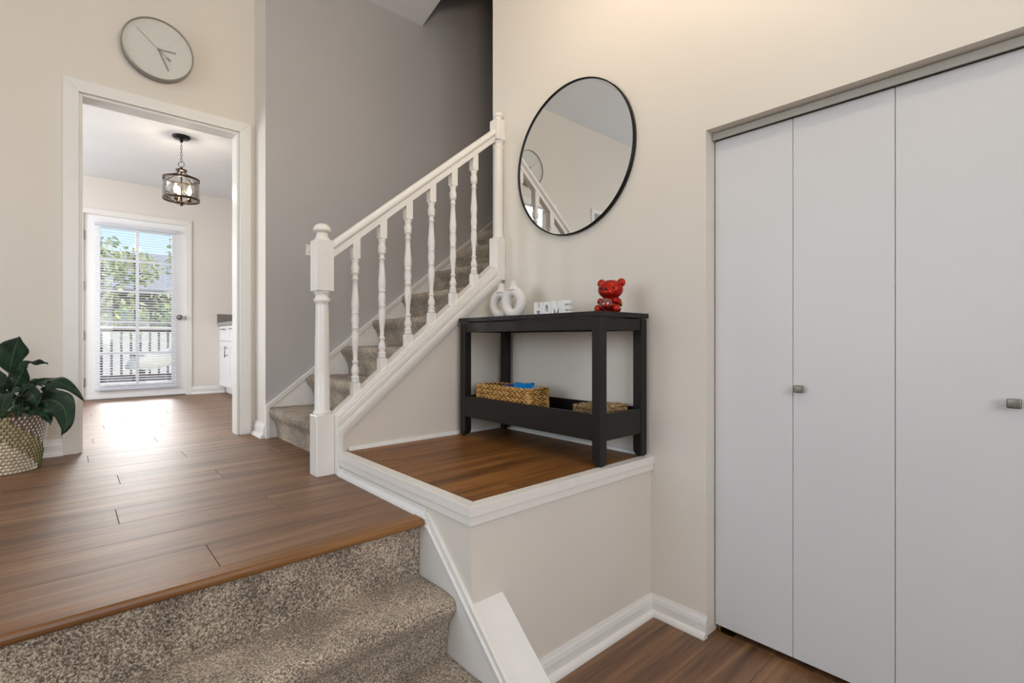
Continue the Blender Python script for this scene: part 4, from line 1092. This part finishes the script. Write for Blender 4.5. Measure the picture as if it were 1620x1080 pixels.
# canvas cover: sagging cloth with hanging sides
bm = bm_new(); g = []
for i in range(15):
    row = []
    for j in range(15):
        a, b = i/14*2-1, j/14*2-1; e = max(abs(a), abs(b)); h_ = 1.03 if e < .8 else 1.03-(e-.8)*1.0
        row.append(bm.verts.new((1.17+a*.54, 8.9+b*.40, h_+.22*max(0, .7-abs(a-.3))+.012*math.sin(a*11+b*7))))
    g.append(row)
for i in range(14):
    for j in range(14): f = bm.faces.new((g[i][j], g[i+1][j], g[i+1][j+1], g[i][j+1])); f.smooth = True
cv = obj('canvas_cover', bm, 'canvas', pt); cv.modifiers.new('solid', 'SOLIDIFY').thickness = .006
fp = empty('flower_pot', (1.62, 10.28, 1.46), 'dark blue pot of cream flowers on the deck railing', 'flower pot')
obj('pot', lathe(bm_new(), [(0, 1.46), (.07, 1.46), (.10, 1.60), (.105, 1.60), (.09, 1.59), (0, 1.58)], (1.62, 10.28, 0), 20), 'pot_blue', fp)
rnd = random.Random(3)
def blob_leaves(n, c, r, size, seed, squash=1.0):
    rn = random.Random(seed); bm = bm_new()
    for k in range(n):
        while True:
            p = Vector((rn.uniform(-1, 1), rn.uniform(-1, 1), rn.uniform(-1, 1)))
            if .25 < p.length < 1: break
        p = Vector(c)+Vector((p.x*r[0], p.y*r[1], p.z*r[2]))
        a = Vector((rn.gauss(0, 1), rn.gauss(0, 1), rn.gauss(0, 1))).normalized(); b = a.cross(Vector((rn.gauss(0, 1), rn.gauss(0, 1), rn.gauss(0, 1)))).normalized()
        s_ = size*rn.uniform(.6, 1.3)
        bm.faces.new([bm.verts.new(p+a*s_), bm.verts.new(p+b*s_*.5), bm.verts.new(p-a*s_), bm.verts.new(p-b*s_*.5)])
    return bm
o = obj('flowers', blob_leaves(160, (1.62, 10.28, 1.86), (.20, .20, .30), .04, 5), 'flower_cream', fp); o['kind'] = 'stuff'
def tree(x, y, ztop, r, h_, label, seed, n=1500, size=.16, zbase=-1.0):
    t = empty('garden_tree', (x, y, zbase), label, 'tree', 'trees behind the deck')
    bm = tube(bm_new(), [(x, y, zbase), (x+.05, y, (zbase+ztop)/2), (x, y+.05, ztop-.3)], [.10, .07, .02], 8)
    rn = random.Random(seed)
    for k in range(7):
        z = ztop-h_*(.9-.1*k); a = rn.uniform(0, 6.28)
        tube(bm, [(x, y, z), (x+r*.6*math.cos(a), y+r*.6*math.sin(a), z+.2*h_)], [.03, .01], 5)
    obj('trunk', bm, 'bark', t)
    o = obj('foliage', blob_leaves(n, (x, y, ztop-h_/2), (r, r, h_/2), size, seed), 'leaf_out', t); o['kind'] = 'stuff'
tree(.80, 20, 4.55, .75, 1.6, 'tallest pale green tree behind the left door panes', 1, 420, .10)
tree(1.75, 21.5, 4.35, .8, 1.3, 'low rounded tree top behind the left door panes', 2, 420, .10)
tree(2.95, 20, 4.85, .55, 1.8, 'slim pale green tree at the right edge of the door glass', 3, 300, .10)
tree(.35, 13.0, 2.55, .9, 1.7, 'leafy bush just behind the deck railing on the left', 4, 420, .09)
tree(2.1, 14.6, 2.5, .9, 1.5, 'leafy bush just behind the deck railing on the right', 6, 380, .09)
hs_ = empty('neighbour_house', (3, 30, -1), 'brown-grey house with a wide pale roof beyond the trees', 'house')
obj('wall', boxes((-8, 14, 28, 36, -1, 3.5)), 'house_siding', hs_)
obj('roof', prism(bm_new(), [(27.2, 3.45), (30.5, 5.5), (36.7, 3.5)], 0, -9, 15), 'roof_gray', hs_)
for x in (-2, 1.6, 4.6, 8.8):
    w_ = obj('window', boxes((x, x+1.2, 27.93, 28, 1.1, 2.6)), 'fence_white', hs_)
    obj('pane', boxes((x+.1, x+1.1, 27.9, 27.93, 1.2, 2.5)), 'window_glass', w_)
